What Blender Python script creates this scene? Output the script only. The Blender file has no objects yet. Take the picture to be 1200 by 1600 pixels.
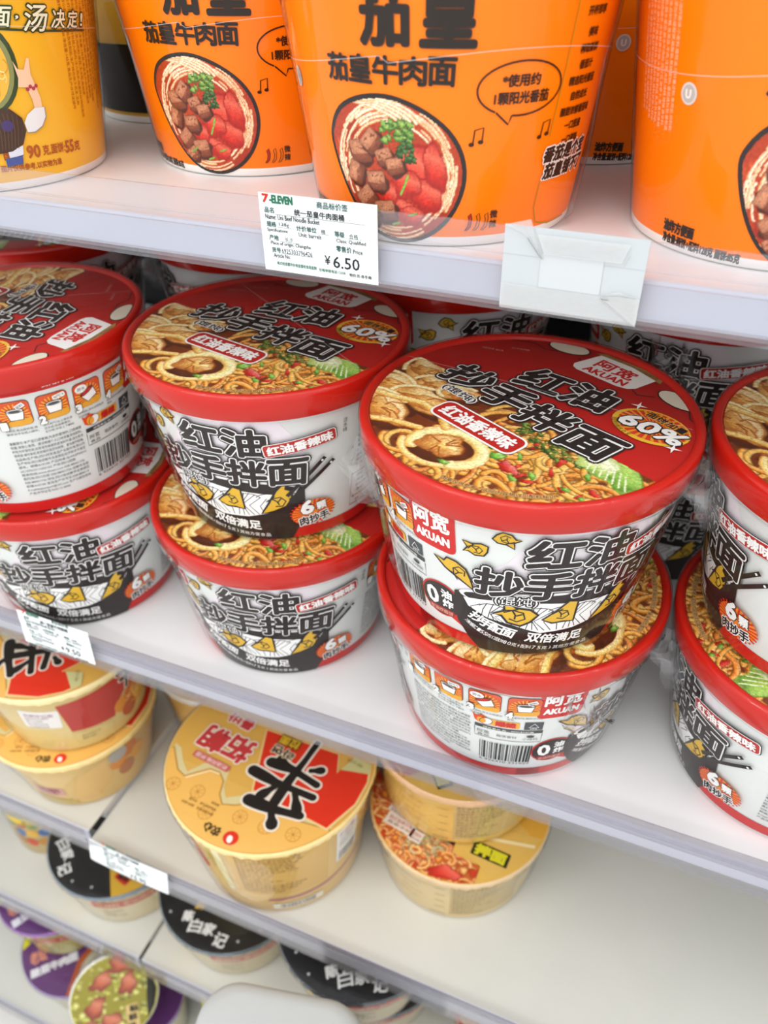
import bpy, math, random
import numpy as np
from mathutils import Vector, Matrix
from mathutils.geometry import tessellate_polygon

random.seed(7)
RNG = np.random.RandomState(11)
SC = bpy.context.scene
COL = SC.collection
PI = math.pi

# ------------------------------------------------------------------ camera
CAM = (0.0621, -0.2647, 0.3737)
RIGHT = Vector((0.92433138, 0.38138627, -0.01249026))
UP = Vector((-0.22275759, 0.56587504, 0.79382901))
FWD = Vector((-0.30982341, 0.73097876, -0.60801275))
FPX = 1254.87
cam = bpy.data.cameras.new('camera')
cam.sensor_fit = 'HORIZONTAL'
cam.sensor_width = 36.0
cam.lens = 36.0 * FPX / 1200.0
cam.clip_start = 0.01
cam.dof.use_dof = True
cam.dof.focus_distance = 0.345
cam.dof.aperture_fstop = 13.0
camo = bpy.data.objects.new('camera', cam)
COL.objects.link(camo)
camo.matrix_world = Matrix(((RIGHT.x, UP.x, -FWD.x, CAM[0]), (RIGHT.y, UP.y, -FWD.y, CAM[1]),
                            (RIGHT.z, UP.z, -FWD.z, CAM[2]), (0, 0, 0, 1)))
SC.camera = camo

# ------------------------------------------------------------------ light
wd = bpy.data.worlds.new('shop_air')
SC.world = wd
wd.use_nodes = True
bg = wd.node_tree.nodes['Background']
bg.inputs[0].default_value = (0.93, 0.96, 1.0, 1)
bg.inputs[1].default_value = 1.2


def area(name, loc, target, sx, sy, power, color=(1, 1, 1)):
    l = bpy.data.lights.new(name, 'AREA')
    l.shape = 'RECTANGLE'
    l.size = sx
    l.size_y = sy
    l.energy = power
    l.color = color
    o = bpy.data.objects.new(name, l)
    COL.objects.link(o)
    o.location = loc
    d = Vector(target) - Vector(loc)
    o.rotation_euler = d.to_track_quat('-Z', 'Y').to_euler()
    return o


area('ceiling_tube_light', (0.15, -0.55, 1.30), (0, 0.0, 0.0), 2.4, 0.03, 8, (1.0, 0.99, 0.965))
area('ceiling_tube_light', (-0.3, -1.70, 1.30), (0, 0.1, 0.0), 2.6, 0.1, 15, (1.0, 0.99, 0.97))

SC.view_settings.view_transform = 'Standard'
SC.view_settings.look = 'None'
SC.view_settings.gamma = 1.0
SC.view_settings.use_curve_mapping = False
SC.view_settings.exposure = 0.17
SC.cycles.transparent_max_bounces = 32
SC.cycles.max_bounces = 10
SC.cycles.use_denoising = True


# ------------------------------------------------------------------ materials
def lin(c):
    if isinstance(c, str):
        c = tuple(int(c[i:i + 2], 16) for i in (0, 2, 4))
    r = []
    for v in c[:3]:
        v = v / 255.0
        r.append(v / 12.92 if v <= 0.04045 else ((v + 0.055) / 1.055) ** 2.4)
    return tuple(r)


MATS = {}


def mat(name, col, rough=0.45, spec=0.4, var=0.0, scale=300.0, bump=0.0, metallic=0.0, coat=0.0):
    if name in MATS:
        return MATS[name]
    m = bpy.data.materials.new(name)
    m.use_nodes = True
    nt = m.node_tree
    b = nt.nodes['Principled BSDF']
    c = lin(col)
    b.inputs['Base Color'].default_value = c + (1,)
    b.inputs['Roughness'].default_value = rough
    b.inputs['Specular IOR Level'].default_value = spec
    b.inputs['Metallic'].default_value = metallic
    b.inputs['Coat Weight'].default_value = coat
    b.inputs['Coat Roughness'].default_value = 0.08
    if var > 0 or bump > 0:
        tc = nt.nodes.new('ShaderNodeTexCoord')
        n = nt.nodes.new('ShaderNodeTexNoise')
        n.inputs['Scale'].default_value = scale
        n.inputs['Detail'].default_value = 4
        nt.links.new(tc.outputs['Object'], n.inputs['Vector'])
        if var > 0:
            mx = nt.nodes.new('ShaderNodeMixRGB')
            mx.inputs[1].default_value = tuple(x * (1 - var) for x in c) + (1,)
            mx.inputs[2].default_value = tuple(min(1, x * (1 + var)) for x in c) + (1,)
            nt.links.new(n.outputs['Fac'], mx.inputs[0])
            nt.links.new(mx.outputs[0], b.inputs['Base Color'])
        if bump > 0:
            bp = nt.nodes.new('ShaderNodeBump')
            bp.inputs['Strength'].default_value = bump
            bp.inputs['Distance'].default_value = 0.001
            nt.links.new(n.outputs['Fac'], bp.inputs['Height'])
            nt.links.new(bp.outputs[0], b.inputs['Normal'])
    MATS[name] = m
    return m


def ink(hexs):
    return mat('ink_' + hexs, hexs, 0.5, 0.12)


def clear_mat(name, tint, gloss, rough, bump, scale, milk=0.0, stretch=(1, 1, 1), detail=3):
    m = bpy.data.materials.new(name)
    m.use_nodes = True
    nt = m.node_tree
    nt.nodes.clear()
    out = nt.nodes.new('ShaderNodeOutputMaterial')
    tr = nt.nodes.new('ShaderNodeBsdfTransparent')
    tr.inputs[0].default_value = tint + (1,)
    gl = nt.nodes.new('ShaderNodeBsdfGlossy')
    gl.inputs['Roughness'].default_value = rough
    lw = nt.nodes.new('ShaderNodeLayerWeight')
    pw = nt.nodes.new('ShaderNodeMath')
    pw.operation = 'POWER'
    pw.inputs[1].default_value = 5.0
    nt.links.new(lw.outputs['Facing'], pw.inputs[0])
    mul = nt.nodes.new('ShaderNodeMath')
    mul.operation = 'MULTIPLY_ADD'
    mul.inputs[1].default_value = 0.9
    mul.inputs[2].default_value = 0.05 * gloss
    mul.use_clamp = True
    nt.links.new(pw.outputs[0], mul.inputs[0])
    mix = nt.nodes.new('ShaderNodeMixShader')
    nt.links.new(mul.outputs[0], mix.inputs[0])
    base = tr.outputs[0]
    if milk > 0:
        df = nt.nodes.new('ShaderNodeBsdfDiffuse')
        df.inputs[0].default_value = (0.9, 0.9, 0.92, 1)
        m2 = nt.nodes.new('ShaderNodeMixShader')
        m2.inputs[0].default_value = milk
        nt.links.new(tr.outputs[0], m2.inputs[1])
        nt.links.new(df.outputs[0], m2.inputs[2])
        base = m2.outputs[0]
    nt.links.new(base, mix.inputs[1])
    nt.links.new(gl.outputs[0], mix.inputs[2])
    nt.links.new(mix.outputs[0], out.inputs[0])
    if bump > 0:
        tc = nt.nodes.new('ShaderNodeTexCoord')
        mp = nt.nodes.new('ShaderNodeMapping')
        mp.inputs['Scale'].default_value = stretch
        n = nt.nodes.new('ShaderNodeTexNoise')
        n.inputs['Scale'].default_value = scale
        n.inputs['Detail'].default_value = detail
        n.inputs['Distortion'].default_value = 0.6
        bp = nt.nodes.new('ShaderNodeBump')
        bp.inputs['Strength'].default_value = bump
        bp.inputs['Distance'].default_value = 0.002
        nt.links.new(tc.outputs['Object'], mp.inputs[0])
        nt.links.new(mp.outputs[0], n.inputs['Vector'])
        nt.links.new(n.outputs['Fac'], bp.inputs['Height'])
        nt.links.new(bp.outputs[0], gl.inputs['Normal'])
        nt.links.new(bp.outputs[0], lw.inputs['Normal'])
    return m


FILM = clear_mat('shrink_film_plastic', (0.992, 0.992, 0.992), 0.5, 0.05, 0.28, 45, 0.0015, (1, 1, 0.5))
FILM_LOOSE = clear_mat('loose_film_plastic', (0.97, 0.97, 0.97), 1.6, 0.12, 0.6, 90, 0.05)
STRIP = clear_mat('clear_acrylic', (0.865, 0.86, 0.878), 1.4, 0.1, 0.0, 1, 0.03)
STRIP_GREY = clear_mat('clear_acrylic_grey', (0.74, 0.725, 0.76), 1.4, 0.1, 0.0, 1, 0.04)  # greyer tint for the raised front leg
STRIP_PALE = clear_mat('clear_acrylic_pale', (0.93, 0.925, 0.94), 1.4, 0.1, 0.0, 1, 0.03)  # paler tint for the top shelf strip
SEAM = clear_mat('film_seam', (0.9, 0.9, 0.9), 1.0, 0.2, 0, 1, 0.35)

m = bpy.data.materials.new('printed_picture')
m.use_nodes = True
_a = m.node_tree.nodes.new('ShaderNodeVertexColor')
_a.layer_name = 'print'
m.node_tree.links.new(_a.outputs[0], m.node_tree.nodes['Principled BSDF'].inputs['Base Color'])
m.node_tree.nodes['Principled BSDF'].inputs['Roughness'].default_value = 0.5
m.node_tree.nodes['Principled BSDF'].inputs['Specular IOR Level'].default_value = 0.3
PICT = m

WHITE_METAL = mat('white_painted_steel', 'e0dfde', 0.35, 0.4, 0.04, 25)
CREAM = mat('cream_tone_steel', 'cecdc5', 0.35, 0.4, 0.04, 25)  # darker, yellower deck tone for the lower shelves
GREY_LIP = mat('grey_white_shelf_lip', 'd2d4d9', 0.4, 0.4, 0.05, 18)
WHITE_LIP = mat('white_shelf_lip', 'e6e9f0', 0.4, 0.4, 0.05, 18)


# ------------------------------------------------------------------ mesh builder
class MB:
    def __init__(self):
        self.v = []
        self.f = []
        self.m = []
        self.c = {}
        self.mats = []
        self.sharp = []

    def mi(self, mt):
        if mt not in self.mats:
            self.mats.append(mt)
        return self.mats.index(mt)

    def add(self, vs, fs, mt, cols=None):
        o = len(self.v)
        self.v.extend([tuple(p) for p in vs])
        k = self.mi(mt)
        for f in fs:
            self.f.append([o + i for i in f])
            self.m.append(k)
        if cols is not None:
            for i, c in enumerate(cols):
                self.c[o + i] = c

    def revolve(self, prof, mt, n=96, close_bottom=False, close_top=False, tf=None):
        vs = []
        fs = []
        for (r, z) in prof:
            for i in range(n):
                a = 2 * PI * i / n
                vs.append((r * math.sin(a), -r * math.cos(a), z))
        for j in range(len(prof) - 1):
            for i in range(n):
                k = (i + 1) % n
                fs.append((j * n + i, j * n + k, (j + 1) * n + k, (j + 1) * n + i))
        if close_bottom:
            fs.append(tuple(range(n - 1, -1, -1)))
        if close_top:
            fs.append(tuple((len(prof) - 1) * n + i for i in range(n)))
        if tf:
            vs = [tf(p) for p in vs]
        self.add(vs, fs, mt)

    def box(self, x0, x1, y0, y1, z0, z1, mt):
        vs = [(x, y, z) for x in (x0, x1) for y in (y0, y1) for z in (z0, z1)]
        fs = [(0, 1, 3, 2), (4, 6, 7, 5), (0, 4, 5, 1), (2, 3, 7, 6), (0, 2, 6, 4), (1, 5, 7, 3)]
        self.add(vs, fs, mt)

    def art(self, art, fn, step=None, lift=0.00012):
        """map 2-D artwork (mm) on a surface: fn(u, v, h) -> xyz in metres"""
        for (vs, fs, mt, layer, cols) in art.items:
            h = lift * (layer + 1)
            if cols is not None or step is None:
                self.add([fn(p[0], p[1], h) for p in vs], fs, mt, cols)
                continue
            nv = []
            nf = []
            keep = {}
            for f in fs:
                pts = [vs[i] for i in f]
                us = [p[0] for p in pts]
                a, b = min(us), max(us)
                if b - a <= step:
                    idx = []
                    for i in f:
                        if i not in keep:
                            keep[i] = len(nv)
                            nv.append(vs[i])
                        idx.append(keep[i])
                    nf.append(idx)
                    continue
                for k in range(int(math.floor(a / step)), int(math.ceil(b / step))):
                    q = clip(clip(pts, k * step, 1), (k + 1) * step, -1)
                    if len(q) >= 3:
                        o = len(nv)
                        nv.extend(q)
                        nf.append(list(range(o, o + len(q))))
            self.add([fn(p[0], p[1], h) for p in nv], nf, mt)

    def build(self, name, parent=None, smooth=True, loc=None):
        me = bpy.data.meshes.new(name)
        me.from_pydata(self.v, [], self.f)
        for mt in self.mats:
            me.materials.append(mt)
        me.polygons.foreach_set('material_index', self.m)
        if self.c:
            at = me.color_attributes.new('print', 'FLOAT_COLOR', 'POINT')
            arr = np.ones((len(self.v), 4), dtype=np.float32)
            for i, c in self.c.items():
                arr[i, :3] = c
            at.data.foreach_set('color', arr.ravel())
        if smooth:
            me.polygons.foreach_set('use_smooth', [True] * len(self.f))
        me.update()
        o = bpy.data.objects.new(name, me)
        COL.objects.link(o)
        if parent:
            o.parent = parent
        if loc:
            o.location = loc
        return o


def clip(poly, c, s):
    out = []
    n = len(poly)
    for i in range(n):
        a = poly[i]
        b = poly[(i + 1) % n]
        da = (a[0] - c) * s
        db = (b[0] - c) * s
        if da >= 0:
            out.append(a)
        if (da > 0 and db < 0) or (da < 0 and db > 0):
            t = da / (da - db)
            out.append((a[0] + t * (b[0] - a[0]), a[1] + t * (b[1] - a[1])))
    return out


# ------------------------------------------------------------------ 2-D artwork
_TXT = {}
_tc = bpy.data.curves.new('lettering', 'FONT')
_tc.resolution_u = 2
_to = bpy.data.objects.new('lettering', _tc)
COL.objects.link(_to)


def glyphs(s):
    if s not in _TXT:
        _tc.body = s
        dg = bpy.context.evaluated_depsgraph_get()
        dg.update()
        me = _to.evaluated_get(dg).to_mesh()
        vs = np.array([(v.co.x, v.co.y) for v in me.vertices]) if len(me.vertices) else np.zeros((0, 2))
        fs = [tuple(p.vertices) for p in me.polygons]
        _to.evaluated_get(dg).to_mesh_clear()
        _TXT[s] = (vs, fs)
    return _TXT[s]


class Art:
    def __init__(self):
        self.items = []

    def poly(self, pts, c, layer=0):
        pts = [(float(a), float(b)) for a, b in pts]
        tr = tessellate_polygon([[Vector((a, b, 0)) for a, b in pts]])
        fs = []
        for t in tr:
            a, b, d = (pts[i] for i in t)
            if (b[0] - a[0]) * (d[1] - a[1]) - (b[1] - a[1]) * (d[0] - a[0]) < 0:
                t = (t[0], t[2], t[1])
            fs.append(tuple(t))
        self.items.append((pts, fs, ink(c), layer, None))

    def ell(self, cx, cy, rx, ry, c, layer=0, rot=0, n=28, a0=0, a1=360):
        pts = []
        full = a1 - a0 >= 360
        for i in range(n if full else n + 1):
            a = math.radians(a0 + (a1 - a0) * i / n)
            x, y = rx * math.cos(a), ry * math.sin(a)
            r = math.radians(rot)
            pts.append((cx + x * math.cos(r) - y * math.sin(r), cy + x * math.sin(r) + y * math.cos(r)))
        self.poly(pts, c, layer)

    def rrect(self, cx, cy, w, h, r, c, layer=0, rot=0):
        pts = []
        for k, (sx, sy) in enumerate(((1, 1), (-1, 1), (-1, -1), (1, -1))):
            for i in range(5):
                a = math.radians(90 * k + 22.5 * i)
                pts.append((sx * (w / 2 - r) + r * math.cos(a), sy * (h / 2 - r) + r * math.sin(a)))
        q = math.radians(rot)
        self.poly([(cx + x * math.cos(q) - y * math.sin(q), cy + x * math.sin(q) + y * math.cos(q)) for x, y in pts], c, layer)

    def line(self, pts, w, c, layer=0, close=False, taper=None):
        if close:
            pts = list(pts) + [pts[0]]
        n = len(pts)
        vs = []
        for i in range(n):
            a = pts[max(0, i - 1)]
            b = pts[min(n - 1, i + 1)]
            if close and i in (0, n - 1):
                a, b = pts[n - 2], pts[1]
            dx, dy = b[0] - a[0], b[1] - a[1]
            L = math.hypot(dx, dy) or 1
            ww = w / 2
            if taper:
                t = i / (n - 1)
                ww *= taper(t)
            vs.append((pts[i][0] - dy / L * ww, pts[i][1] + dx / L * ww))
            vs.append((pts[i][0] + dy / L * ww, pts[i][1] - dx / L * ww))
        fs = [(2 * i + 1, 2 * i + 3, 2 * i + 2, 2 * i) for i in range(n - 1)]
        self.items.append((vs, fs, ink(c), layer, None))

    def rays(self, cx, cy, rx, ry, n, c, layer, r0=0.25, duty=0.5):
        vs = []
        fs = []
        for i in range(n):
            a0 = 2 * PI * i / n
            a1 = a0 + 2 * PI / n * duty
            o = len(vs)
            vs += [(cx + rx * r0 * math.cos(a0), cy + ry * r0 * math.sin(a0)), (cx + rx * math.cos(a0), cy + ry * math.sin(a0)),
                   (cx + rx * math.cos(a1), cy + ry * math.sin(a1)), (cx + rx * r0 * math.cos(a1), cy + ry * r0 * math.sin(a1))]
            fs.append((o, o + 1, o + 2, o + 3))
        self.items.append((vs, fs, ink(c), layer, None))

    def text(self, s, cx, cy, w, h, c, layer=0, rot=0, shear=0, bold=0.0, outs=()):
        """lettering stretched to a w x h box (mm) round (cx, cy); bold and outs thicken by stamping"""
        vs, fs = glyphs(s)
        if not len(vs):
            return
        lo, hi = vs.min(0), vs.max(0)
        sx = w / max(1e-6, hi[0] - lo[0])
        sy = h / max(1e-6, hi[1] - lo[1]) if h else sx
        p = (vs - (lo + hi) / 2) * (sx, sy)
        if shear:
            p[:, 0] += p[:, 1] * shear
        r = math.radians(rot)
        q = np.stack([p[:, 0] * math.cos(r) - p[:, 1] * math.sin(r) + cx, p[:, 0] * math.sin(r) + p[:, 1] * math.cos(r) + cy], 1)
        for k, (b, cc) in enumerate(list(outs) + [(bold, c)]):
            offs = [(0.0, 0.0)]
            if b > 0:
                n = 8 if b < 0.7 else 12
                offs = [(b * math.cos(2 * PI * i / n), b * math.sin(2 * PI * i / n)) for i in range(n)]
            for i, (ox, oy) in enumerate(offs):
                self.items.append(([(a + ox, d + oy) for a, d in q], fs, ink(cc), layer + k + .06 * i, None))

    def arctext(self, s, pts, size, c, layer=0, bold=0.0):
        pts = [np.array(p, float) for p in pts]
        # quadratic through three points
        def P(t):
            b = 2 * pts[1] - (pts[0] + pts[2]) / 2
            return (1 - t) ** 2 * pts[0] + 2 * t * (1 - t) * b + t * t * pts[2]
        n = len(s)
        for i, ch in enumerate(s):
            if ch == ' ':
                continue
            t = (i + 0.5) / n
            a = P(t)
            d = P(min(1, t + 0.02)) - P(max(0, t - 0.02))
            k = 0.55 if ord(ch) < 256 else 0.9
            if ch in '.,:+()·':
                k = 0.3
            self.text(ch, a[0], a[1], size * k, size * (0.85 if ch not in '.,·' else 0.25), c, layer, math.degrees(math.atan2(d[1], d[0])), 0, bold)

    def column(self, lines, x0, y0, size, c, layer=0, lead=1.3, rot=0, w=None):
        """rows of small print; rot=-90 sets the rows as vertical columns running down"""
        for i, s in enumerate(lines):
            vs, fs = glyphs(s)
            if not len(vs):
                continue
            L = (vs[:, 0].max()) * size
            k = size
            p = vs * (k, k)
            if w and L > w:
                p[:, 0] *= w / L
            r = math.radians(rot)
            ox, oy = (0, -i * size * lead)
            px = p[:, 0] + ox
            py = p[:, 1] + oy
            q = np.stack([px * math.cos(r) - py * math.sin(r) + x0, px * math.sin(r) + py * math.cos(r) + y0], 1)
            self.items.append(([tuple(t) for t in q], fs, ink(c), layer, None))

    def picture(self, canvas, inside, step, layer=0):
        """printed picture: a fine grid of coloured cells"""
        x0, x1, y0, y1 = canvas.ext
        nx = int((x1 - x0) / step)
        ny = int((y1 - y0) / step)
        idx = {}
        vs = []
        cols = []
        fs = []

        def vid(i, j):
            k = (i, j)
            if k not in idx:
                idx[k] = len(vs)
                x, y = x0 + i * step, y0 + j * step
                vs.append((x, y))
                cols.append(canvas.at(x, y))
            return idx[k]
        for j in range(ny):
            for i in range(nx):
                if inside(x0 + (i + .5) * step, y0 + (j + .5) * step):
                    fs.append((vid(i, j), vid(i + 1, j), vid(i + 1, j + 1), vid(i, j + 1)))
        self.items.append((vs, fs, PICT, layer, cols))

    def barcode(self, x, y, w, h, layer=0, c='222222', rot=0):
        rs = random.Random(3)
        t = 0.0
        r = math.radians(rot)
        while t < w:
            b = rs.choice((0.35, 0.35, 0.7, 1.0)) * w / 26
            q = [(t, 0), (min(w, t + b), 0), (min(w, t + b), h), (t, h)]
            self.poly([(x + a * math.cos(r) - d * math.sin(r), y + a * math.sin(r) + d * math.cos(r)) for a, d in q], c, layer)
            t += b + rs.choice((0.35, 0.5, 0.8)) * w / 26

    def moved(self, dx, dy=0):
        o = Art()
        for vs, fs, mt, l, c in self.items:
            o.items.append(([(p[0] + dx, p[1] + dy) for p in vs], fs, mt, l, c))
        return o


class Canvas:
    def __init__(self, ext, res, base):
        self.ext = ext
        self.res = res
        x0, x1, y0, y1 = ext
        self.w = int((x1 - x0) * res)
        self.h = int((y1 - y0) * res)
        self.a = np.ones((self.h, self.w, 3)) * np.array(base, float)

    def _win(self, xa, xb, ya, yb):
        x0, x1, y0, y1 = self.ext
        i0 = max(0, int((xa - x0) * self.res)); i1 = min(self.w, int((xb - x0) * self.res) + 1)
        j0 = max(0, int((ya - y0) * self.res)); j1 = min(self.h, int((yb - y0) * self.res) + 1)
        if i1 <= i0 or j1 <= j0:
            return None
        X, Y = np.meshgrid(x0 + (np.arange(i0, i1) + .5) / self.res, y0 + (np.arange(j0, j1) + .5) / self.res)
        return i0, i1, j0, j1, X, Y

    def stroke(self, pts, wid, cen, edge, hi=None):
        P = np.array(pts, float)
        w = self._win(P[:, 0].min() - wid, P[:, 0].max() + wid, P[:, 1].min() - wid, P[:, 1].max() + wid)
        if w is None:
            return
        i0, i1, j0, j1, X, Y = w
        D = np.full(X.shape, 1e9)
        S = np.zeros(X.shape)
        for a, b in zip(P[:-1], P[1:]):
            d = b - a
            L = (d ** 2).sum() + 1e-9
            t = np.clip(((X - a[0]) * d[0] + (Y - a[1]) * d[1]) / L, 0, 1)
            ex, ey = X - a[0] - t * d[0], Y - a[1] - t * d[1]
            dd = np.hypot(ex, ey)
            m = dd < D
            D[m] = dd[m]
            S[m] = (ex * 0.5 + ey * 0.85)[m]
        self._paint(i0, i1, j0, j1, D / (wid / 2), S / (wid / 2), cen, edge, hi)

    def _paint(self, i0, i1, j0, j1, t, s, cen, edge, hi):
        al = np.clip((1.06 - t) / 0.12, 0, 1)[..., None]
        k = np.clip((1 - t) * 1.5, 0, 1)[..., None]
        c = np.array(edge) * (1 - k) + np.array(cen) * k
        if hi is not None:
            g = (np.clip(1 - np.hypot(t * 0 + (s - 0.35) * 1.6, 0), 0, 1) * (t < 0.9))[..., None] * 0.7
            c = c * (1 - g) + np.array(hi) * g
        A = self.a[j0:j1, i0:i1]
        self.a[j0:j1, i0:i1] = A * (1 - al) + c * al

    def blob(self, cx, cy, rx, ry, rot, cen, edge, hi=None, wob=0.12, seed=0, sq=2.0):
        R = max(rx, ry) * 1.3
        w = self._win(cx - R, cx + R, cy - R, cy + R)
        if w is None:
            return
        i0, i1, j0, j1, X, Y = w
        q = math.radians(rot)
        x, y = X - cx, Y - cy
        u = (x * math.cos(q) + y * math.sin(q)) / rx
        v = (-x * math.sin(q) + y * math.cos(q)) / ry
        an = np.arctan2(v, u)
        t = (np.abs(u) ** sq + np.abs(v) ** sq) ** (1 / sq) / (1 + wob * (np.sin(3 * an + seed) * .6 + np.sin(5 * an + seed * 2.1) * .5 + np.sin(8 * an + seed * 3) * .25))
        self._paint(i0, i1, j0, j1, t, (x * 0.4 + y * 0.9) / max(rx, ry), cen, edge, hi)

    def grain(self, amt, cell):
        x = RNG.rand(int(self.h / cell) + 2, int(self.w / cell) + 2)
        yi = (np.arange(self.h) / cell).astype(int)
        xi = (np.arange(self.w) / cell).astype(int)
        self.a = np.clip(self.a * (1 + amt * (x[yi][:, xi] - .5))[..., None], 0, 255)

    def lin(self):
        v = np.clip(self.a, 0, 255) / 255.0
        self.l = np.where(v <= 0.04045, v / 12.92, ((v + 0.055) / 1.055) ** 2.4)

    def at(self, x, y):
        i = min(self.w - 1, max(0, int((x - self.ext[0]) * self.res)))
        j = min(self.h - 1, max(0, int((y - self.ext[2]) * self.res)))
        return self.l[j, i]


def arcpts(cx, cy, r, a0, a1, n=10, sq=1.0, rot=0):
    q = math.radians(rot)
    out = []
    for i in range(n + 1):
        a = math.radians(a0 + (a1 - a0) * i / n)
        x, y = r * math.cos(a), r * sq * math.sin(a)
        out.append((cx + x * math.cos(q) - y * math.sin(q), cy + x * math.sin(q) + y * math.cos(q)))
    return out


# ------------------------------------------------------------------ objects
def thing(name, label, cat, loc=(0, 0, 0), rz=0.0, group=None):
    o = bpy.data.objects.new(name, None)
    o.empty_display_size = 0.02
    COL.objects.link(o)
    o.location = loc
    o.rotation_euler = (0, 0, math.radians(rz))
    o['label'] = label
    o['category'] = cat
    if group:
        o['group'] = group
    return o


def tag(o, label, cat, group=None):
    o['label'] = label
    o['category'] = cat
    if group:
        o['group'] = group
    return o


def copy_thing(root, loc, label, rots=None, group=None, skip=()):
    r = root.copy()
    COL.objects.link(r)
    r.location = loc
    r['label'] = label
    if group:
        r['group'] = group
    for ch in root.children:
        base = ch.name.split('.')[0]
        if base in skip:
            continue
        c = ch.copy()
        COL.objects.link(c)
        c.parent = r
        if rots and base in rots:
            c.rotation_euler = (0, 0, math.radians(rots[base]))
        for g in ch.children:
            d = g.copy()
            COL.objects.link(d)
            d.parent = c
    return r


def disc_fn(z):
    return lambda u, v, h: (u / 1000.0, v / 1000.0, z + h)


def cone_fn(rb, k, umm):
    """u in mm along the girth (umm mm per degree), v = height in mm"""
    nl = math.hypot(1, k)

    def f(u, v, h):
        a = math.radians(u / umm)
        r = rb + k * v / 1000.0 + h / nl
        return (r * math.sin(a), -r * math.cos(a), v / 1000.0 - h * k / nl)
    return f

# ================================================================== SETTING
FLOOR_Z = -0.76
mb = MB(); mb.box(-2.5, 2.5, -3.0, 0.6, FLOOR_Z - 0.05, FLOOR_Z, mat('floor_tile', 'e3e0da', 0.3, 0.5, 0.06, 3))
o = mb.build('floor', smooth=False); o['kind'] = 'structure'
mb = MB(); mb.box(-2.5, 2.5, 0.46, 0.48, FLOOR_Z, 0.62, mat('back_panel_shade_dark', '18181a', 0.5, 0.3, 0.05, 10))  # near-black colour puts the deep shade behind the cups into the panel
o = mb.build('wall_back', smooth=False); o['kind'] = 'structure'


def shelf(label, x0, x1, yf, zf, lip, strip_top, strip_off=0.004, depth=None, clear=True, strip_mat=None, lip_mat=None, deck_mat=None):
    deck_mat = deck_mat or WHITE_METAL
    strip_mat = strip_mat or STRIP
    lip_mat = lip_mat or WHITE_LIP
    """shelf deck whose top is at zf and front edge at yf; white turned-down lip, clear ticket strip in front"""
    t = thing('store_shelf', label, 'shelf', ((x0 + x1) / 2, yf, zf))
    hx = (x1 - x0) / 2
    mb = MB()
    mb.box(-hx, hx, 0.0012, 0.452 - yf, -0.0012, 0, deck_mat)
    mb.box(-hx, hx, 0.02, 0.452 - yf, -0.012, -0.0013, WHITE_METAL)
    mb.build('shelf_deck', t, smooth=False)
    mb = MB()
    # lip with a small rounded fold on top
    prof = [(0.0012, 0.0), (0.0003, -0.0004), (0, -0.0012), (0, -lip + 0.0012), (0.0004, -lip + 0.0003), (0.0014, -lip), (0.012, -lip), (0.012, -lip + 0.001),
            (0.0016, -lip + 0.001), (0.0012, -lip + 0.0016)]
    n = len(prof)
    vs = [(s * hx, y, z) for s in (-1, 1) for (y, z) in prof]
    fs = [(i, n + i, n + (i + 1) % n, (i + 1) % n) for i in range(n)]
    mb.add(vs, fs, lip_mat)
    mb.build('shelf_lip', t, smooth=False)
    if clear:
        mb = MB()
        th = 0.0011
        # trough under the lip, and the raised front leg standing above the deck
        for pr, mt in (([(-0.0006, -lip + 0.002), (-0.0006, -lip - 0.0008), (-strip_off - th, -lip - 0.0008), (-strip_off - th, 0), (-strip_off, 0),
                         (-strip_off, -lip + 0.0006), (-0.0006 - th, -lip + 0.0006), (-0.0006 - th, -lip + 0.002)], strip_mat),
                       ([(-strip_off - th, 0), (-strip_off - th, strip_top), (-strip_off, strip_top), (-strip_off, 0)], strip_mat if strip_mat == STRIP_PALE else STRIP_GREY)):
            n = len(pr)
            vs = [(s * hx, y, z) for s in (-1, 1) for (y, z) in pr]
            fs = [(i, (i + 1) % n, n + (i + 1) % n, n + i) for i in range(n if len(pr) > 4 else 3)]
            mb.add(vs, fs, mt)
        # moulded rib along the strip
        zr = strip_top * 0.35
        pr = [(-strip_off - th - 0.0001, zr - 0.0006), (-strip_off - th - 0.0009, zr), (-strip_off - th - 0.0001, zr + 0.0006)]
        vs = [(s * hx, y, z) for s in (-1, 1) for (y, z) in pr]
        mb.add(vs, [(0, 3, 4, 1), (1, 4, 5, 2)], strip_mat)
        mb.build('ticket_strip', t, smooth=False)
    return t


Z1, Y1 = 0.2653, 0.0240
Z2, Y2 = 0.0, -0.0101
Z3, Y3 = -0.232, -0.030
Z4, Y4 = -0.445, -0.030
Z5, Y5 = -0.650, -0.070
JX = -0.303
shelf('top white shelf with clear strip carrying tall orange noodle buckets', -1.2, 0.9, Y1, Z1, 0.0160, 0.0150, strip_mat=STRIP_PALE, lip_mat=mat('white_shelf_lip_top', 'c9cfd9', 0.4, 0.4, 0.05, 18))  # darker bluish lip tone on the top shelf
shelf('white shelf with clear strip carrying stacked red lidded noodle cups', -1.2, 0.9, Y2, Z2, 0.0160, 0.0130)
shelf('half empty white shelf right of the gap, under the yellow noodle bowls', JX + 0.0015, 0.9, Y3, Z3, 0.0240, 0.0090, 0.003, lip_mat=GREY_LIP, deck_mat=CREAM)
shelf('white shelf left of the gap, under the yellow bowl stack at left edge', -1.2, JX - 0.0015, Y3 + 0.004, Z3 + 0.006, 0.0240, 0.006, 0.003, lip_mat=GREY_LIP, deck_mat=CREAM)
shelf('low white shelf right of the gap, carrying black lidded noodle bowls', JX + 0.0015, 0.9, Y4, Z4, 0.0240, 0.0070, 0.003, lip_mat=GREY_LIP, deck_mat=CREAM)
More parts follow.
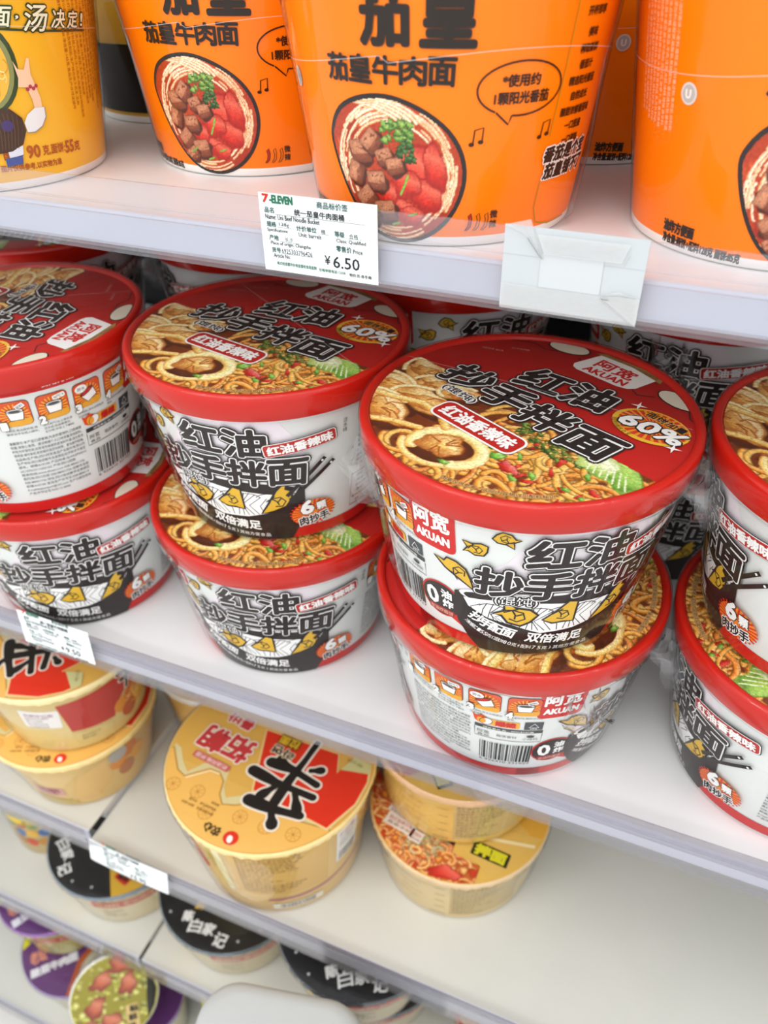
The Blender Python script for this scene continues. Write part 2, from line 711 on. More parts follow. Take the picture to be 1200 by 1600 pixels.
shelf('low white shelf left of the gap, carrying one black lidded bowl', -1.2, JX - 0.0015, Y4, Z4 + 0.002, 0.0240, 0.006, 0.003, lip_mat=GREY_LIP, deck_mat=CREAM)
shelf('lowest white shelf, carrying purple noodle bowls', -1.2, 0.9, Y5, Z5, 0.0240, 0.0070, 0.003, lip_mat=GREY_LIP, deck_mat=CREAM)

# ================================================================== RED OIL WONTON NOODLE CUPS
UM = 1.117            # mm of girth per degree
CUP_RB, CUP_RT, CUP_H = 0.0575, 0.0712, 0.090
CUP_K = (CUP_RT - CUP_RB) / CUP_H
BK, WH, RED, YEL = '2b2422', 'f1f0ec', 'c6201d', 'd9ad33'
TITLE = ((0.105, 'X'),)


def title(a, s, cx, cy, w, h, L, rot=0, shear=0, em=None):
    em = em or h
    a.text(s, cx, cy, w, h, BK, L, rot, shear, em * 0.042, ((em * 0.125, BK), (em * 0.077, WH)))


def wonton(a, cx, cy, s, rot, L, kind=0):
    P = [[(-1, -.35), (-.55, .1), (-.75, .75), (-.1, .45), (.55, .5), (1, .2), (.8, -.35), (.45, -.75), (-.2, -.7), (-.6, -.3)],
         [(-1, -.55), (-.35, .25), (.2, 1.05), (.75, .95), (.85, .1), (.95, -.8), (.3, -.75), (-.35, -.85)],
         [(-1.2, -.75), (-.55, -.1), (.2, .75), (1.0, 1.3), (.75, .7), (1.05, .45), (.9, -.1), (.4, -.6), (-.4, -.75)]][kind]
    q = math.radians(rot)
    T = lambda p: (cx + s * (p[0] * math.cos(q) - p[1] * math.sin(q)), cy + s * (p[0] * math.sin(q) + p[1] * math.cos(q)))
    pts = [T(p) for p in P]
    a.poly(pts, YEL, L)
    a.line(pts, s * .13, BK, L + 1, close=True)
    for l in ([(-.55, -.05), (-.2, .25), (.3, .2), (.5, -.2), (.2, -.5), (-.2, -.4)], [(-.2, .2), (0, -.05), (.05, -.35)], [(.05, -.1), (.3, .1)], [(-.6, .1), (-.2, .25), (0, .4)]):
        a.line([T(p) for p in l], s * .08, BK, L + 1)


def akuan_front():
    """printed face: brand, title, bowl drawing, flavour plate, wonton count; u in degrees*UM, v height mm"""
    a = Art()
    g = lambda d: d * UM
    # pinkish flash behind the title, red foot band
    a.poly([(g(-12), 40), (g(10), 62), (g(22), 86), (g(56), 86), (g(70), 62), (g(60), 36), (g(20), 30)], 'e3dbdf', 0)
    a.poly([(g(-34), 0.6), (g(84), .6), (g(84), 8), (g(-34), 8)], RED, 1)
    # brand plate
    a.rrect(g(-18.6), 72, g(19.5), 27, 3, RED, 2)
    a.text('阿宽', g(-18.6), 75, g(15), 10.5, WH, 3, bold=.35)
    a.text('AKUAN', g(-18.6), 64.8, g(14.5), 4.6, WH, 3, bold=.3)
    wonton(a, g(-1.5), 67.5, 5.6, 15, 3, 0)
    wonton(a, g(9), 75.5, 5.2, 170, 3, 0)
    wonton(a, g(-8.5), 49, 7.5, 100, 3, 2)
    # bowl drawing
    a.poly([(g(-10), 37), (g(-10.5), 27), (g(-9), 17), (g(-4), 7), (g(1), .6), (g(61), .6), (g(65), 9), (g(67), 17), (g(68.5), 28), (g(68.5), 37), (g(50), 43), (g(20), 45), (g(2), 42)], BK, 4)
    a.ell(g(29), 37.5, g(37), 6.6, WH, 5)
    a.ell(g(29), 37.2, g(35), 5.4, BK, 6)
    a.poly([(g(-6), 35), (g(-4), 30), (g(4), 25), (g(14), 22.5), (g(26), 17), (g(40), 18), (g(54), 22), (g(62), 29), (g(65), 36), (g(55), 34), (g(40), 36), (g(25), 38), (g(8), 38)], WH, 7)
    rs = random.Random(5)
    for i in range(26):
        x = -3 + i * 2.6
        y1 = 33.5 + 2 * math.sin(i * .9)
        y0 = 25.5 - 8 * math.sin(max(0, min(1, (i) / 26)) * PI) + 1.2
        a.line([(g(x + 4), y1), (g(x + 3 * math.sin(i)), (y0 + y1) / 2), (g(x + 2), y0)], .38, BK, 8)
    for i in range(7):
        a.line(arcpts(g(6 + i * 9), 31, 6.5, 20, 160, 8, .6), .38, BK, 8)
    wonton(a, g(15), 30.5, 9.6, -12, 9, 0)
    wonton(a, g(33), 30.5, 7.8, -5, 9, 1)
    wonton(a, g(55), 30, 9.0, 14, 9, 2)
    a.text('(馄饨)', g(14.5), 39.3, g(16), 6.6, WH, 11, bold=0, outs=((1.1, WH), (.75, BK)))
    a.arctext('抄手配面 双倍满足', [(g(-2), 25.5), (g(18), 15.5), (g(46), 12)], 7.4, WH, 10, .22)
    a.arctext('净含量:155克(面饼80克+配料75克)其他方便食品', [(g(-4.5), 20), (g(16), 8.6), (g(50), 4.8)], 3.0, WH, 10, 0)
    # title
    title(a, '红油', g(35), 69.2, g(37), 16.5, 12, -1)
    for (ch, u, v) in (('抄', 7.5, 50), ('手', 25.5, 50), ('拌', 43.5, 49.6), ('面', 61.5, 49.4)):
        title(a, ch, g(u), v, g(16.8), 16.5, 12, -3)
    # flavour plate
    a.rrect(g(67.5), 66.2, g(32), 8.6, 2, BK, 14, 8)
    a.rrect(g(67.5), 66.2, g(31.2), 8, 1.8, WH, 15, 8)
    a.rrect(g(67.5), 66.2, g(30.3), 7.2, 1.5, 'b02a25', 16, 8)
    a.text('红油香辣味', g(67.5), 66.2, g(27.5), 5.4, WH, 17, 8, bold=.26)
    # chopsticks
    for dx, dy in ((0, 0), (4.2, -3)):
        a.line([(g(60 + dx * .3), 33 + dy), (g(78 + dx), 55 + dy)], 2.2, BK, 13)
        a.line([(g(76.3 + dx), 53 + dy), (g(77 + dx), 53.8 + dy)], 1.1, WH, 14)
    # wonton-count badge
    a.ell(g(72), 19, g(10.8), 8.6, 'e8862a', 14, 10)
    a.rays(g(72), 19, g(11.6), 9.2, 26, 'cf2a1c', 15, .2, .42)
    a.text('6', g(69), 23.6, 6.4, 9.0, WH, 17, 8, .1, .25, ((1.0, BK), (.65, WH)))
    a.text('颗', g(76), 23, 5.2, 5.4, WH, 17, 8, 0, .22, ((.6, BK),))
    a.text('肉抄手', g(72.5), 14.6, g(15), 6.0, BK, 17, 8, 0, .2, ((.75, WH),))
    # waterline note
    for i, ch in enumerate('注水线'):
        a.text(ch, g(88), 73 - i * 3, 2.4, 2.6, '3a3a3a', 2)
    return a


def badge_oil():
    a = Art()
    g = lambda d: d * UM
    a.ell(g(-17), 26, g(10.2), 11.2, RED, 2)
    a.ell(g(-17), 26, g(9.4), 10.3, BK, 3)
    a.poly([(g(-13), 16.5), (g(-7), 12.5), (g(-9), 20)], RED, 2)
    a.rrect(g(-17), 18.6, g(13), 3.8, 1, 'a32420', 4)
    a.text('非油炸面饼', g(-17), 18.6, g(11.5), 2.6, 'e4b9a0', 5)
    a.text('0', g(-21), 27, 6.2, 10.5, WH, 5, 6, 0, .45)
    a.text('油', g(-14), 31, 5.4, 5.2, WH, 5, 0, 0, .25)
    a.text('炸', g(-13.4), 24.8, 5.4, 5.2, WH, 5, 0, 0, .25)
    return a


def akuan_side_how():
    """side with cooking pictures, small print, heat scale and barcode (A-frame degrees 90..160)"""
    a = Art()
    g = lambda d: d * UM
    a.poly([(g(89), 79.5), (g(158), 79.5), (g(158), 92), (g(89), 92)], RED, 1)
    a.poly([(g(84), .6), (g(162), .6), (g(162), 8), (g(84), 8)], RED, 1)
    a.text('食用方法', g(118), 83, g(14), 3.4, WH, 2, bold=.12)
    caps = [['开封后,取出配料包,将', '面饼,抄手包放入碗中。'], ['加入90℃以上沸水至', '注水线,加盖静置约', '五分钟,中途上下翻动'], ['3分钟后,将水从碗盖处', '过滤倒掉。'], ['加入配料包,搅拌均匀后', '食用。']]
    for i in range(4):
        cx = g(98 + i * 16)
        cy = 69
        a.rrect(cx, cy, g(13.6), 15.6, 2.6, '5a2417', 2)
        a.rrect(cx, cy, g(13.1), 15.0, 2.4, 'd8562c', 3)
        a.poly([(cx - g(6.4), 64), (cx + g(6.4), 66), (cx + g(6.4), 63), (cx + g(5.2), 61.6), (cx - g(5.2), 61.6), (cx - g(6.4), 63)], 'e0a030', 5)
        a.rays(cx, cy - 1, g(6.2), 7.2, 22, 'eeb13a', 4, .1, .35)
        # white bowl
        tilt = 28 if i == 2 else 0
        q = math.radians(tilt)
        B = [(-4, 2.2), (4, 2.2), (3, -3.6), (-3, -3.6)]
        R = lambda p: (cx + .4 + p[0] * math.cos(q) - p[1] * math.sin(q), cy + p[0] * math.sin(q) + p[1] * math.cos(q))
        a.poly([R(p) for p in B], WH, 6)
        a.line([R(p) for p in B], .35, BK, 7, close=True)
        a.ell(*R((0, 2.2)), 4, 1.2, WH if i != 2 else 'c6302a', 7, tilt)
        a.line(arcpts(R((0, 2.2))[0], R((0, 2.2))[1], 4, 0, 360, 16, .3, tilt), .35, BK, 8)
        a.ell(*R((0, 2.0)), 2.8, .7, '4a4a4a' if i != 2 else 'c6302a', 8, tilt)
        if i in (0, 3):
            a.rrect(cx + 3.2, cy + 4.8, 4.4, 2.6, .3, WH, 8, 28)
            a.text('配料', cx + 3.2, cy + 4.8, 3.4, 1.6, BK, 9, 28)
        elif i == 1:
            a.rrect(cx + 3.4, cy + 5.4, 6, 2.8, .9, WH, 8, 10)
            a.text('90℃↑', cx + 3.4, cy + 5.4, 4.8, 1.7, BK, 9, 10)
        else:
            a.ell(cx - 3.4, cy + 4.6, 3.2, 2.4, WH, 8)
            a.text('沥水', cx - 3.4, cy + 4.6, 4.2, 2, BK, 9)
        a.text(str(i + 1), cx - g(5.6), 62.6, 2.6, 4.4, WH, 10, 0, 0, .2, ((.8, BK), (.5, WH)))
        a.column(caps[i], cx - g(6.3), 58.0, 1.62, '4b4b4b', 2, 1.35)
    small = ['温馨提示:本产品口感香辣,内含的香辣料,口感辣度', '较重,请放心食用。建议根据个人口味适量添加配料。', '料包为环保包装,如发现包装破损或油料外漏,请勿食用',
             '请阅读:请勿食用,若有疑问请咨询商家。避免剧烈碰撞。', '出品商(生产商):四川阿宽食品产业股份有限公司', '生产地址:四川省成都市龙泉驿区经济技术开发区', '都市。邮编:610100 产品标准:Q/AKSP0001S',
             'SC10751011203162 产地:四川成都', '服务热线:www.akuan.com 028-88431736', '委托商:四川白家 028-88431728 成都市龙泉', '028-88431736 地址:四川省成都市龙泉驿区', '邮编:610100 食品生产许可证:028-884317', 'E-mail:baijiaexport@163.com 生产日期及有效', '产品许可证号:510112 0000']
    a.column(small, g(91), 49.5, 2.05, '3c3c3c', 2, 1.35, 0, g(33))
    # heat scale
    a.ell(g(129), 52.3, 3.6, 3.4, 'd94a1e', 2, 20)
    a.poly([(g(126), 50), (g(125), 56), (g(128), 53), (g(128.5), 57), (g(131), 52)], 'd94a1e', 2)
    a.ell(g(131), 51.6, 3.6, 2.6, WH, 3, 40)
    a.line(arcpts(g(131), 51.6, 3.4, 0, 360, 14, .8, 40), .3, BK, 4)
    a.ell(g(129), 51.8, 2.2, 2.6, 'e99a2c', 4, 20)
    a.rrect(g(139), 51.4, g(13), 5.6, .8, 'e5a338', 2)
    a.text('爆辣', g(139.5), 51.4, g(8.6), 4.4, 'c3261c', 3, 0, 0, .3)
    a.rrect(g(151.5), 51.6, g(8), 7.0, .3, '3d4347', 2)
    a.line([(g(149.5), 50.4), (g(151.6), 54), (g(153.7), 50.4)], .5, WH, 3, close=True)
    a.text('PP5', g(151.6), 49.2, 3.2, 1.2, WH, 3)
    a.poly([(g(126), 44.6), (g(156), 44.6), (g(156), 47.2), (g(126), 47.2)], '3a3a3a', 2)
    a.text('阿宽食品,做一碗好料好面', g(141), 45.9, g(22), 1.5, WH, 3)
    a.line([(g(126), 44), (g(126), 36), (g(156), 36), (g(156), 44)], .35, '3a3a3a', 2)
    a.text('阿宽', g(130), 41, g(5.6), 2.8, '3a3a3a', 3)
    a.text('食品', g(130), 38, g(5.6), 2, '3a3a3a', 3)
    a.text('甄选食材', g(140.5), 40, g(9), 2.2, '3a3a3a', 3)
    a.text('小绿码', g(151), 39, g(7), 2, '3a3a3a', 3)
    a.ell(g(151), 41.6, 2, 1, '3a3a3a', 3)
    a.barcode(g(128.5), 15, g(25), 17, 2)
    a.text('6 926410 331927', g(141), 13.4, g(25), 1.8, '3a3a3a', 2)
    return a


def akuan_side_facts():
    """opposite side: ingredient list and nutrition table"""
    a = Art()
    g = lambda d: d * UM
    a.poly([(g(84), .6), (g(150), .6), (g(150), 8), (g(84), 8)], RED, 1)
    lines = ['产品名称:红油抄手拌面(方便面)', '配料:面饼:小麦粉,食用盐,水,', '食品添加剂(碳酸钠,碳酸钾)。', '料包:植物油,辣椒,食用盐,味精,白', '砂糖,酱油,香辛料,食醋,花椒油', '抄手:小麦粉,猪肉,食用盐,大豆组', '织蛋白,食用香精,生姜,葱。',
             '食用说明:本产品含小麦,大豆制品', '贮存条件:置于阴凉,干燥处保存', '避免高温及阳光直射', '保质期:8个月', '生产日期:见碗身喷码']
    a.column(lines, g(96), 74, 2.3, '3a3a3a', 2, 1.4, 0, g(40))
    a.line([(g(94), 34), (g(132), 34), (g(132), 12), (g(94), 12)], .4, '3a3a3a', 2, close=True)
    for i, s in enumerate(['项目   每100g', '能量   1520kJ', '蛋白质  7.9g', '脂肪   13.8g', '碳水化合物 50.8g', '钠    1670mg']):
        a.text(s, g(104 + (i % 2)), 31.4 - i * 3.5, g(14 if i != 4 else 18), 2.2, '3a3a3a', 2)
    return a


def noodle_picture():
    """printed photo on the lid: wontons left, sauced noodles, herbs, chilli, lettuce"""
    c = Canvas((-71, 71, -71, 6), 5.0, (112, 50, 18))
    rs = random.Random(21)
    U = rs.uniform
    for i in range(120):
        c.blob(U(-70, 70), U(-70, 0), U(1.5, 5), U(1, 3), U(0, 180), rs.choice([(150, 60, 20), (190, 95, 30), (80, 28, 12), (170, 40, 22)]), (95, 40, 15), None, .2, i)
    # noodles
    for i in range(175):
        x, y = U(-18, 70), U(-70, -10)
        if x < -4 and y > -38:
            continue
        r = U(4, 17)
        a0 = U(0, 360)
        base = rs.choice([(238, 160, 56), (226, 128, 36), (242, 180, 78), (208, 104, 28), (236, 146, 46)])
        c.stroke(arcpts(x, y, r, a0, a0 + U(110, 260), 14, U(.45, 1), U(0, 180)), U(2.5, 4.0), base, tuple(v * .42 for v in base), (255, 214, 140))
    # wontons
    W = [(-57, -8, 13, 9, -30), (-44, -14, 11, 8, 20), (-60, -28, 14, 10, -10), (-38, -28, 17, 10, 10), (-48, -45, 17, 11, -18), (-30, -12, 10, 6, 25)]
    for k, (x, y, rx, ry, rot) in enumerate(W):
        c.blob(x + 2, y - 2, rx * 1.12, ry * 1.12, rot, (120, 55, 16), (70, 28, 10), None, .15, k)
        c.blob(x, y, rx, ry, rot, (240, 205, 125), (196, 130, 58), (255, 240, 196), .2, k * 1.7)
        c.blob(x + rx * .1, y - ry * .1, rx * .62, ry * .6, rot + 10, (216, 150, 66), (176, 98, 34), (250, 214, 140), .25, k + 3)
        for j in range(4):
            aa = U(0, 360)
            c.stroke([(x + rx * .15 * math.cos(aa), y + ry * .2 * math.sin(aa)), (x + rx * .5 * math.cos(aa + .3), y + ry * .5 * math.sin(aa + .3)), (x + rx * .85 * math.cos(aa), y + ry * .85 * math.sin(aa))], 1.1, (170, 92, 34), (205, 140, 64))
        c.stroke(arcpts(x, y, rx * 1.04, U(0, 90), U(200, 300), 16, ry / rx, rot), 2.6, (247, 226, 160), (216, 160, 84), (255, 246, 214))
    # big wonton at the front
    x, y = -3, -49
    c.blob(x, y - 1, 17.5, 13.5, 12, (96, 42, 14), (70, 28, 10), None, .05, 1)
    c.stroke(arcpts(x, y, 15.6, -60, 205, 26, .78, 12), 7.0, (246, 226, 150), (206, 150, 66), (255, 246, 205))
    c.stroke(arcpts(x - 3, y - 2, 16.5, 190, 300, 16, .8, 12), 3.6, (240, 205, 120), (196, 130, 52), (255, 240, 190))
    c.blob(x - 3, y, 10.5, 8.2, 20, (226, 172, 92), (168, 92, 34), (252, 226, 160), .16, 4)
    c.blob(x - 1, y + 1, 6, 4.4, 30, (240, 196, 110), (200, 130, 56), (255, 238, 180), .25, 2)
    for j in range(7):
        aa = U(0, 6.28)
        c.stroke([(x - 3 + 2 * math.cos(aa), y + 2 * math.sin(aa)), (x - 3 + 9 * math.cos(aa + .3), y + 7 * math.sin(aa + .3))], 1.0, (150, 72, 24), (206, 146, 70))
    # ribbons of wrapper running to the left edge
    c.stroke([(-70, -40), (-52, -36), (-36, -30), (-22, -32), (-14, -38)], 4.6, (238, 196, 104), (190, 120, 46), (255, 238, 180))
    c.stroke([(-60, -58), (-46, -57), (-34, -50), (-22, -46)], 4.2, (240, 196, 96), (176, 96, 34), (255, 232, 170))
    # herbs, chilli, lettuce
    for i in range(34):
        t = U(0, 1)
        c.blob(6 + 40 * t + U(-3, 3), -14 - 8 * t + U(-5, 4), U(1.2, 3.4), U(.8, 1.6), U(0, 180), rs.choice([(82, 112, 38), (54, 84, 28), (110, 138, 50)]), (32, 48, 16), (150, 172, 84), .4, i)
    for i in range(16):
        c.blob(U(10, 60), U(-60, -14), U(1.6, 3.6), U(1, 1.8), U(0, 180), (196, 34, 24), (130, 18, 12), (240, 110, 90), .2, i)
    for i in range(8):
        c.blob(U(2, 62), U(-62, -22), U(1.6, 3.0), U(1, 1.7), U(0, 180), (110, 168, 52), (50, 96, 26), (190, 226, 130), .2, i)
    c.blob(24, -42, 5.6, 3.0, -12, (206, 40, 30), (140, 20, 14), (250, 170, 160), .2, 1)
    c.blob(15.5, -38.5, 3.6, 2.6, 40, (120, 178, 60), (60, 110, 30), (200, 236, 150), .1, 1)
    c.blob(54, -14, 15, 9, -24, (190, 210, 120), (120, 160, 60), (236, 242, 190), .2, 2)
    c.blob(60, -14, 11, 6.5, -50, (140, 184, 72), (90, 140, 44), (190, 220, 120), .2, 5)
    c.blob(47, -13, 9, 6.5, 16, (226, 232, 170), (170, 196, 100), (250, 250, 226), .2, 3)
    for j in range(7):
        c.stroke([(42 + j * 3, -8 - j), (46 + j * 3.2, -20 - j * .4)], .7, (244, 248, 214), (200, 216, 140))
    c.grain(.22, 2)
    c.grain(.16, 5)
    c.lin()
    return c


def akuan_lid_art():
    a = Art()
    R = 70.6
    pic = noodle_picture()
    edge = lambda x: 1.5 - (x + 70) * .07
    a.picture(pic, lambda x, y: x * x + y * y < 70.2 * 70.2 and y < edge(x), 0.42, 1)
    # cream ears with dark outline
    for s, (cx, cy) in ((-1, (-24, 61.5)), (1, (42, 53.5))):
        pts = []
        for i in range(24):
            t = 2 * PI * i / 24
            x, y = cx + 11 * math.cos(t), cy + 6.2 * math.sin(t) - .35 * s * 11 * math.cos(t) * .4
            r = math.hypot(x, y)
            if r > 70:
                x, y = x * 70 / r, y * 70 / r
            pts.append((x, y))
        a.poly(pts, BK, 1)
        a.poly([(cx + (x - cx) * .93, cy + (y - cy) * .9) for x, y in pts], 'd9d2bd', 2)
    a.line([(-50, 49), (-40, 54), (-32, 52), (-26, 54.5)], .6, BK, 1)
    a.line([(-14, 56), (-10, 53), (-8, 54)], .6, BK, 1)
    a.line([(20, 49), (26, 45), (33, 49)], .6, BK, 1)
    a.line([(50, 49), (54, 43), (56, 42)], .6, BK, 1)
    # brand plate with tan ribbon
    a.poly([(-11, 66.5), (-7, 69), (14, 68.5), (27, 64.5), (28, 61), (10, 65)], '9a7a45', 2)
    a.text('SINCE 1999 红油面馆', 10, 66.4, 30, 1.9, '5e4520', 3, -8)
    pts = [(-12.5, 50), (-8, 66), (10, 66), (25, 62), (22.5, 49), (20, 46.2), (15, 45), (-8, 45.6), (-11, 47)]
    a.poly(pts, 'e9e6e2', 3)
    a.text('阿宽', 6, 58, 21, 9, RED, 4, -3, 0, .3)
    a.text('AKUAN', 5.5, 49.6, 23, 5, RED, 4, -1, 0, .28)
    # title
    title(a, '红油', 1.0, 26, 45, 20.5, 5, 8, .12)
    for ch, x, y in (('抄', -37.5, 3.0), ('手', -13, .8), ('拌', 11, -1.4), ('面', 36, -3.8)):
        title(a, ch, x, y, 22.5, 19.5, 5, 1, .12)
    a.text('(馄饨)', -30, -12.6, 20, 5.6, BK, 6, -4, 0, .15, ((.75, WH),))
    # flavour plate
    a.rrect(-5, -28, 49, 15, 4.5, WH, 7, -3)
    a.rrect(-5, -28, 47, 13, 3.8, 'b3261f', 8, -3)
    a.text('红油香辣味', -5, -28, 41, 8.6, WH, 9, -3, .05, .38)
    # extra-noodle badge
    a.ell(46, 25, 17.5, 13, 'e8b83a', 6)
    a.ell(46.5, 25.6, 15.8, 11.4, 'cf3b1e', 7)
    a.rays(46.5, 25.6, 15.8, 11.4, 26, 'e8962f', 8, .1, .4)
    a.text('60%', 48, 23.2, 29, 9.6, WH, 10, 0, .1, .3, ((1.3, BK), (.6, WH)))
    a.text('面饼加量', 49.5, 31.8, 20, 4.4, BK, 10, -9, 0, .15, ((.7, 'e8962f'),))
    a.arctext('面饼含量80g', [(31, 20.5), (36, 15.2), (44, 12.8)], 2.8, '7a5a1c', 9, 0)
    for x, y in ((33, 36), (62, 16)):
        a.poly([(x + (3.8 if i % 2 == 0 else .9) * math.cos(PI / 4 * i + .3), y + (3.8 if i % 2 == 0 else .9) * math.sin(PI / 4 * i + .3)) for i in range(8)], WH, 11)
    # small print at the front edge
    s = '图案仅供参考,实际内容物详见配料标识'
    n = len(s)
    for i, ch in enumerate(s):
        an = math.radians(-81 + 39 * (i + .5) / n)
        if ch == ',':
            a.text(ch, 66.3 * math.cos(an), 66.3 * math.sin(an), .7, .9, BK, 8)
            continue
        a.text(ch, 66.8 * math.cos(an), 66.8 * math.sin(an), 2.3, 2.3, BK, 7, math.degrees(an) + 90, 0, .0, ((.32, 'd9a868'),))
    # faint date stamps
    a.text('2024 8/3', -50, 33, 11, 1.7, 'c98d86', 4, 22)
    a.text('D123B', -40, 43, 9, 1.7, 'c98d86', 4, 25)
    return a


def make_akuan():
    t = thing('noodle_cup', 'x', 'noodle cup', group='red lidded wonton noodle cups')
    # body
    mb = MB()
    body = mat('white_paper_cup', 'd9dcd8', 0.42, 0.4, 0.02, 60)
    mb.revolve([(.0, .0032), (.0545, .003), (.0558, .0004), (.0566, 0), (.0574, .0003), (CUP_RB + CUP_K * .0012, .0012), (CUP_RB + CUP_K * .05, .05), (CUP_RT, CUP_H)], body, 120)
    f = cone_fn(CUP_RB, CUP_K, UM)
    front = akuan_front()
    how, facts, oil = akuan_side_how(), akuan_side_facts(), badge_oil()
    st = 4 * UM
    for d in (0, 180):
        mb.art(front.moved(d * UM), f, st)
        mb.art(oil.moved(d * UM), f, st)
    mb.art(how, f, st)
    mb.art(facts.moved(180 * UM), f, st)
    mb.build('cup_body', t)
    # ring
    red_pl = mat('red_lid_plastic', 'bd1b0d', 0.28, 0.25, 0.03, 40)
    mb = MB()
    mb.revolve([(.0700, .0944), (.0707, .0948), (.0709, .0962), (.0716, .0969), (.0728, .0972), (.0741, .0968), (.0748, .0958), (.0750, .0940),
                (.07455, .0842), (.0742, .0836), (.0736, .0834), (.0731, .0838), (.0726, .0860), (.0714, .0900), (.0700, .0935), (.0700, .0944)], red_pl, 144)
    mb.build('lid_ring', t)
    # printed paper disc
    mb = MB()
    mb.revolve([(.0712, .0935), (.0708, .0949), (.0704, .09515), (.03, .0952), (0.0, .0952)], ink('b7221d'), 96)
    mb.art(akuan_lid_art(), disc_fn(.0952), None, .00008)
    mb.build('printed_lid', t)
    # shrink film
    mb = MB()
    N = 168
    prof = [(.020, .0974), (.060, .0975), (.0722, .09785), (.0742, .0976), (.0753, .0965), (.0756, .0940), (.0752, .0838), (.0738, .0826), (.0726, .0800),
            (.0716, .0740), (.0700, .0640), (.0670, .0450), (.0632, .0200), (.0601, .0040), (.0590, .0004)]
    rs = np.random.RandomState(4)
    ph = rs.rand(6) * 6.28
    vs = []
    for j, (r, z) in enumerate(prof):
        loose = {7: .5, 8: 1.0, 9: 1.0, 10: .8, 11: .5, 12: .3, 13: .15}.get(j, 0.02 if j < 6 else 0)
        for i in range(N):
            an = 2 * PI * i / N
            w = (math.sin(9 * an + ph[0] + j) + .7 * math.sin(17 * an + ph[1] - j * .8) + .6 * math.sin(29 * an + ph[2] + 2.1 * j)) * .0004 * loose
            near = max(0, math.cos(2 * (an - 1.75))) ** 10
            w += loose * near * .0022
            rr = r + max(-.0002, w) if j > 5 else r
            vs.append((rr * math.sin(an), -rr * math.cos(an), z))
    fs = []
    for j in range(len(prof) - 1):
        for i in range(N):
            k = (i + 1) % N
            fs.append((j * N + k, j * N + i, (j + 1) * N + i, (j + 1) * N + k))
    mb.add(vs, fs, FILM)
    c0 = len(mb.v)
    mb.add([vs[i] for i in range(N)] + [(0, 0, .0974)], [(i, (i + 1) % N, N) for i in range(N)], FILM)
    # crumpled ears of film at two opposite sides
    for an0 in (1.75, 1.75 + PI):
        rr = random.Random(int(an0 * 10))
        for s in range(3):
            g = []
            a0 = an0 + (s - 1) * .10
            for j in range(7):
                z = .0832 - j * .0042
                rb = .0722 - j * .0006
                out = .0125 * math.sin(PI * min(1, (j + .8) / 7)) ** .7 * (.75 + .5 * rr.random())
                for k in range(5):
                    t_ = k / 4
                    r_ = rb + out * t_
                    aa = a0 + .05 * math.sin(j * 1.3 + k * 1.7 + s) * t_ + rr.uniform(-.02, .02)
                    g.append((r_ * math.sin(aa), -r_ * math.cos(aa), z - .003 * t_ + rr.uniform(-.0008, .0008)))
            fs = [(j * 5 + k, j * 5 + k + 1, (j + 1) * 5 + k + 1, (j + 1) * 5 + k) for j in range(6) for k in range(4)]
            mb.add(g, fs, FILM_LOOSE)
    # welded seam line across the lid
    L = [(x / 1000., (16 - .55 * x) / 1000.) for x in range(-72, 73, 6)]
    L = [p for p in L if math.hypot(*p) < .0742]
    vs = []
    for x, y in L:
        z = .0978 if math.hypot(x, y) < .072 else .0979
        vs += [(x, y - .00016, z), (x, y + .00016, z)]
    mb.add(vs, [(2 * i, 2 * i + 2, 2 * i + 3, 2 * i + 1) for i in range(len(L) - 1)], SEAM)
    mb.build('shrink_film', t)
    return t


PITCH = 0.0957
ak = make_akuan()
# (x, y, level, lid turn, cup turn, film turn, label)
AK = [
    (.0008, .0458, 1, -25, 180, 20, 'foreground red lidded noodle cup, largest in view, standing on another cup'),
    (.0055, .0505, 0, 61, 232, -60, 'red lidded noodle cup under the foreground cup, barcode side facing out'),
    (-.1472, .0763, 1, -10, 152, -5, 'red lidded noodle cup right below the price tag with printing, upper of its pair'),
    (-.1452, .0669, 0, -10, -19, -10, 'red lidded noodle cup on bare shelf, lower of the pair below the printed price tag'),
    (-.2952, .0428, 1, -89, -57, 60, 'red lidded noodle cup at left edge with cooking pictures facing out, upper of its pair'),
    (-.2957, .0508, 0, -67, 0, 20, 'red lidded noodle cup at left edge behind the blurred ticket, lower of its pair'),
    (.1515, .0711, 1, -40, 62, 10, 'red lidded noodle cup cut off by right edge, upper of its pair'),
    (.1565, .0663, 0, -109, -105, 10, 'red lidded noodle cup cut off by right edge, standing on the bare shelf'),
    (-.0950, .2258, 1, -25, 8, 30, 'shaded red lidded cup in the back row just behind the foreground lid'),
    (.0640, .2410, 1, -25, -48, 70, 'shaded red lidded cup in the back row under the right end of the blank card'),
    (-.2470, .2347, 1, -25, 100, 30, 'shaded red lidded back row cup, only its rim showing left of the price tag'),
    (-.3980, .1830, 1, -60, 30, 30, 'shaded red lidded back row cup at left edge, touching the shelf above'),
    (.0640, .2400, 0, -25, -35, 70, 'shaded lower red lidded cup glimpsed in the gap between the two right hand pairs'),
    (-.0950, .2258, 0, 0, 10, 70, 'lower red lidded cup of the back row directly behind the foreground pair'),
    (-.2470, .2347, 0, 0, 40, 70, 'lower red lidded cup of the back row behind the pair below the printed tag'),
    (-.3980, .1830, 0, 0, 40, 70, 'lower red lidded cup of the back row at far left edge'),
]
for i, (x, y, lv, rl, rc, rf, lab) in enumerate(AK):
    loc = (x, y, Z2 + 0.0002 + PITCH * lv + (.0016 if lv else 0))
    rots = {'printed_lid': rl, 'cup_body': rc, 'shrink_film': rf}
    if i == 0:
        ak.location = loc
        ak['label'] = lab
        for ch in ak.children:
            if ch.name in rots:
                ch.rotation_euler = (0, 0, math.radians(rots[ch.name]))
    else:
        copy_thing(ak, loc, lab, rots)

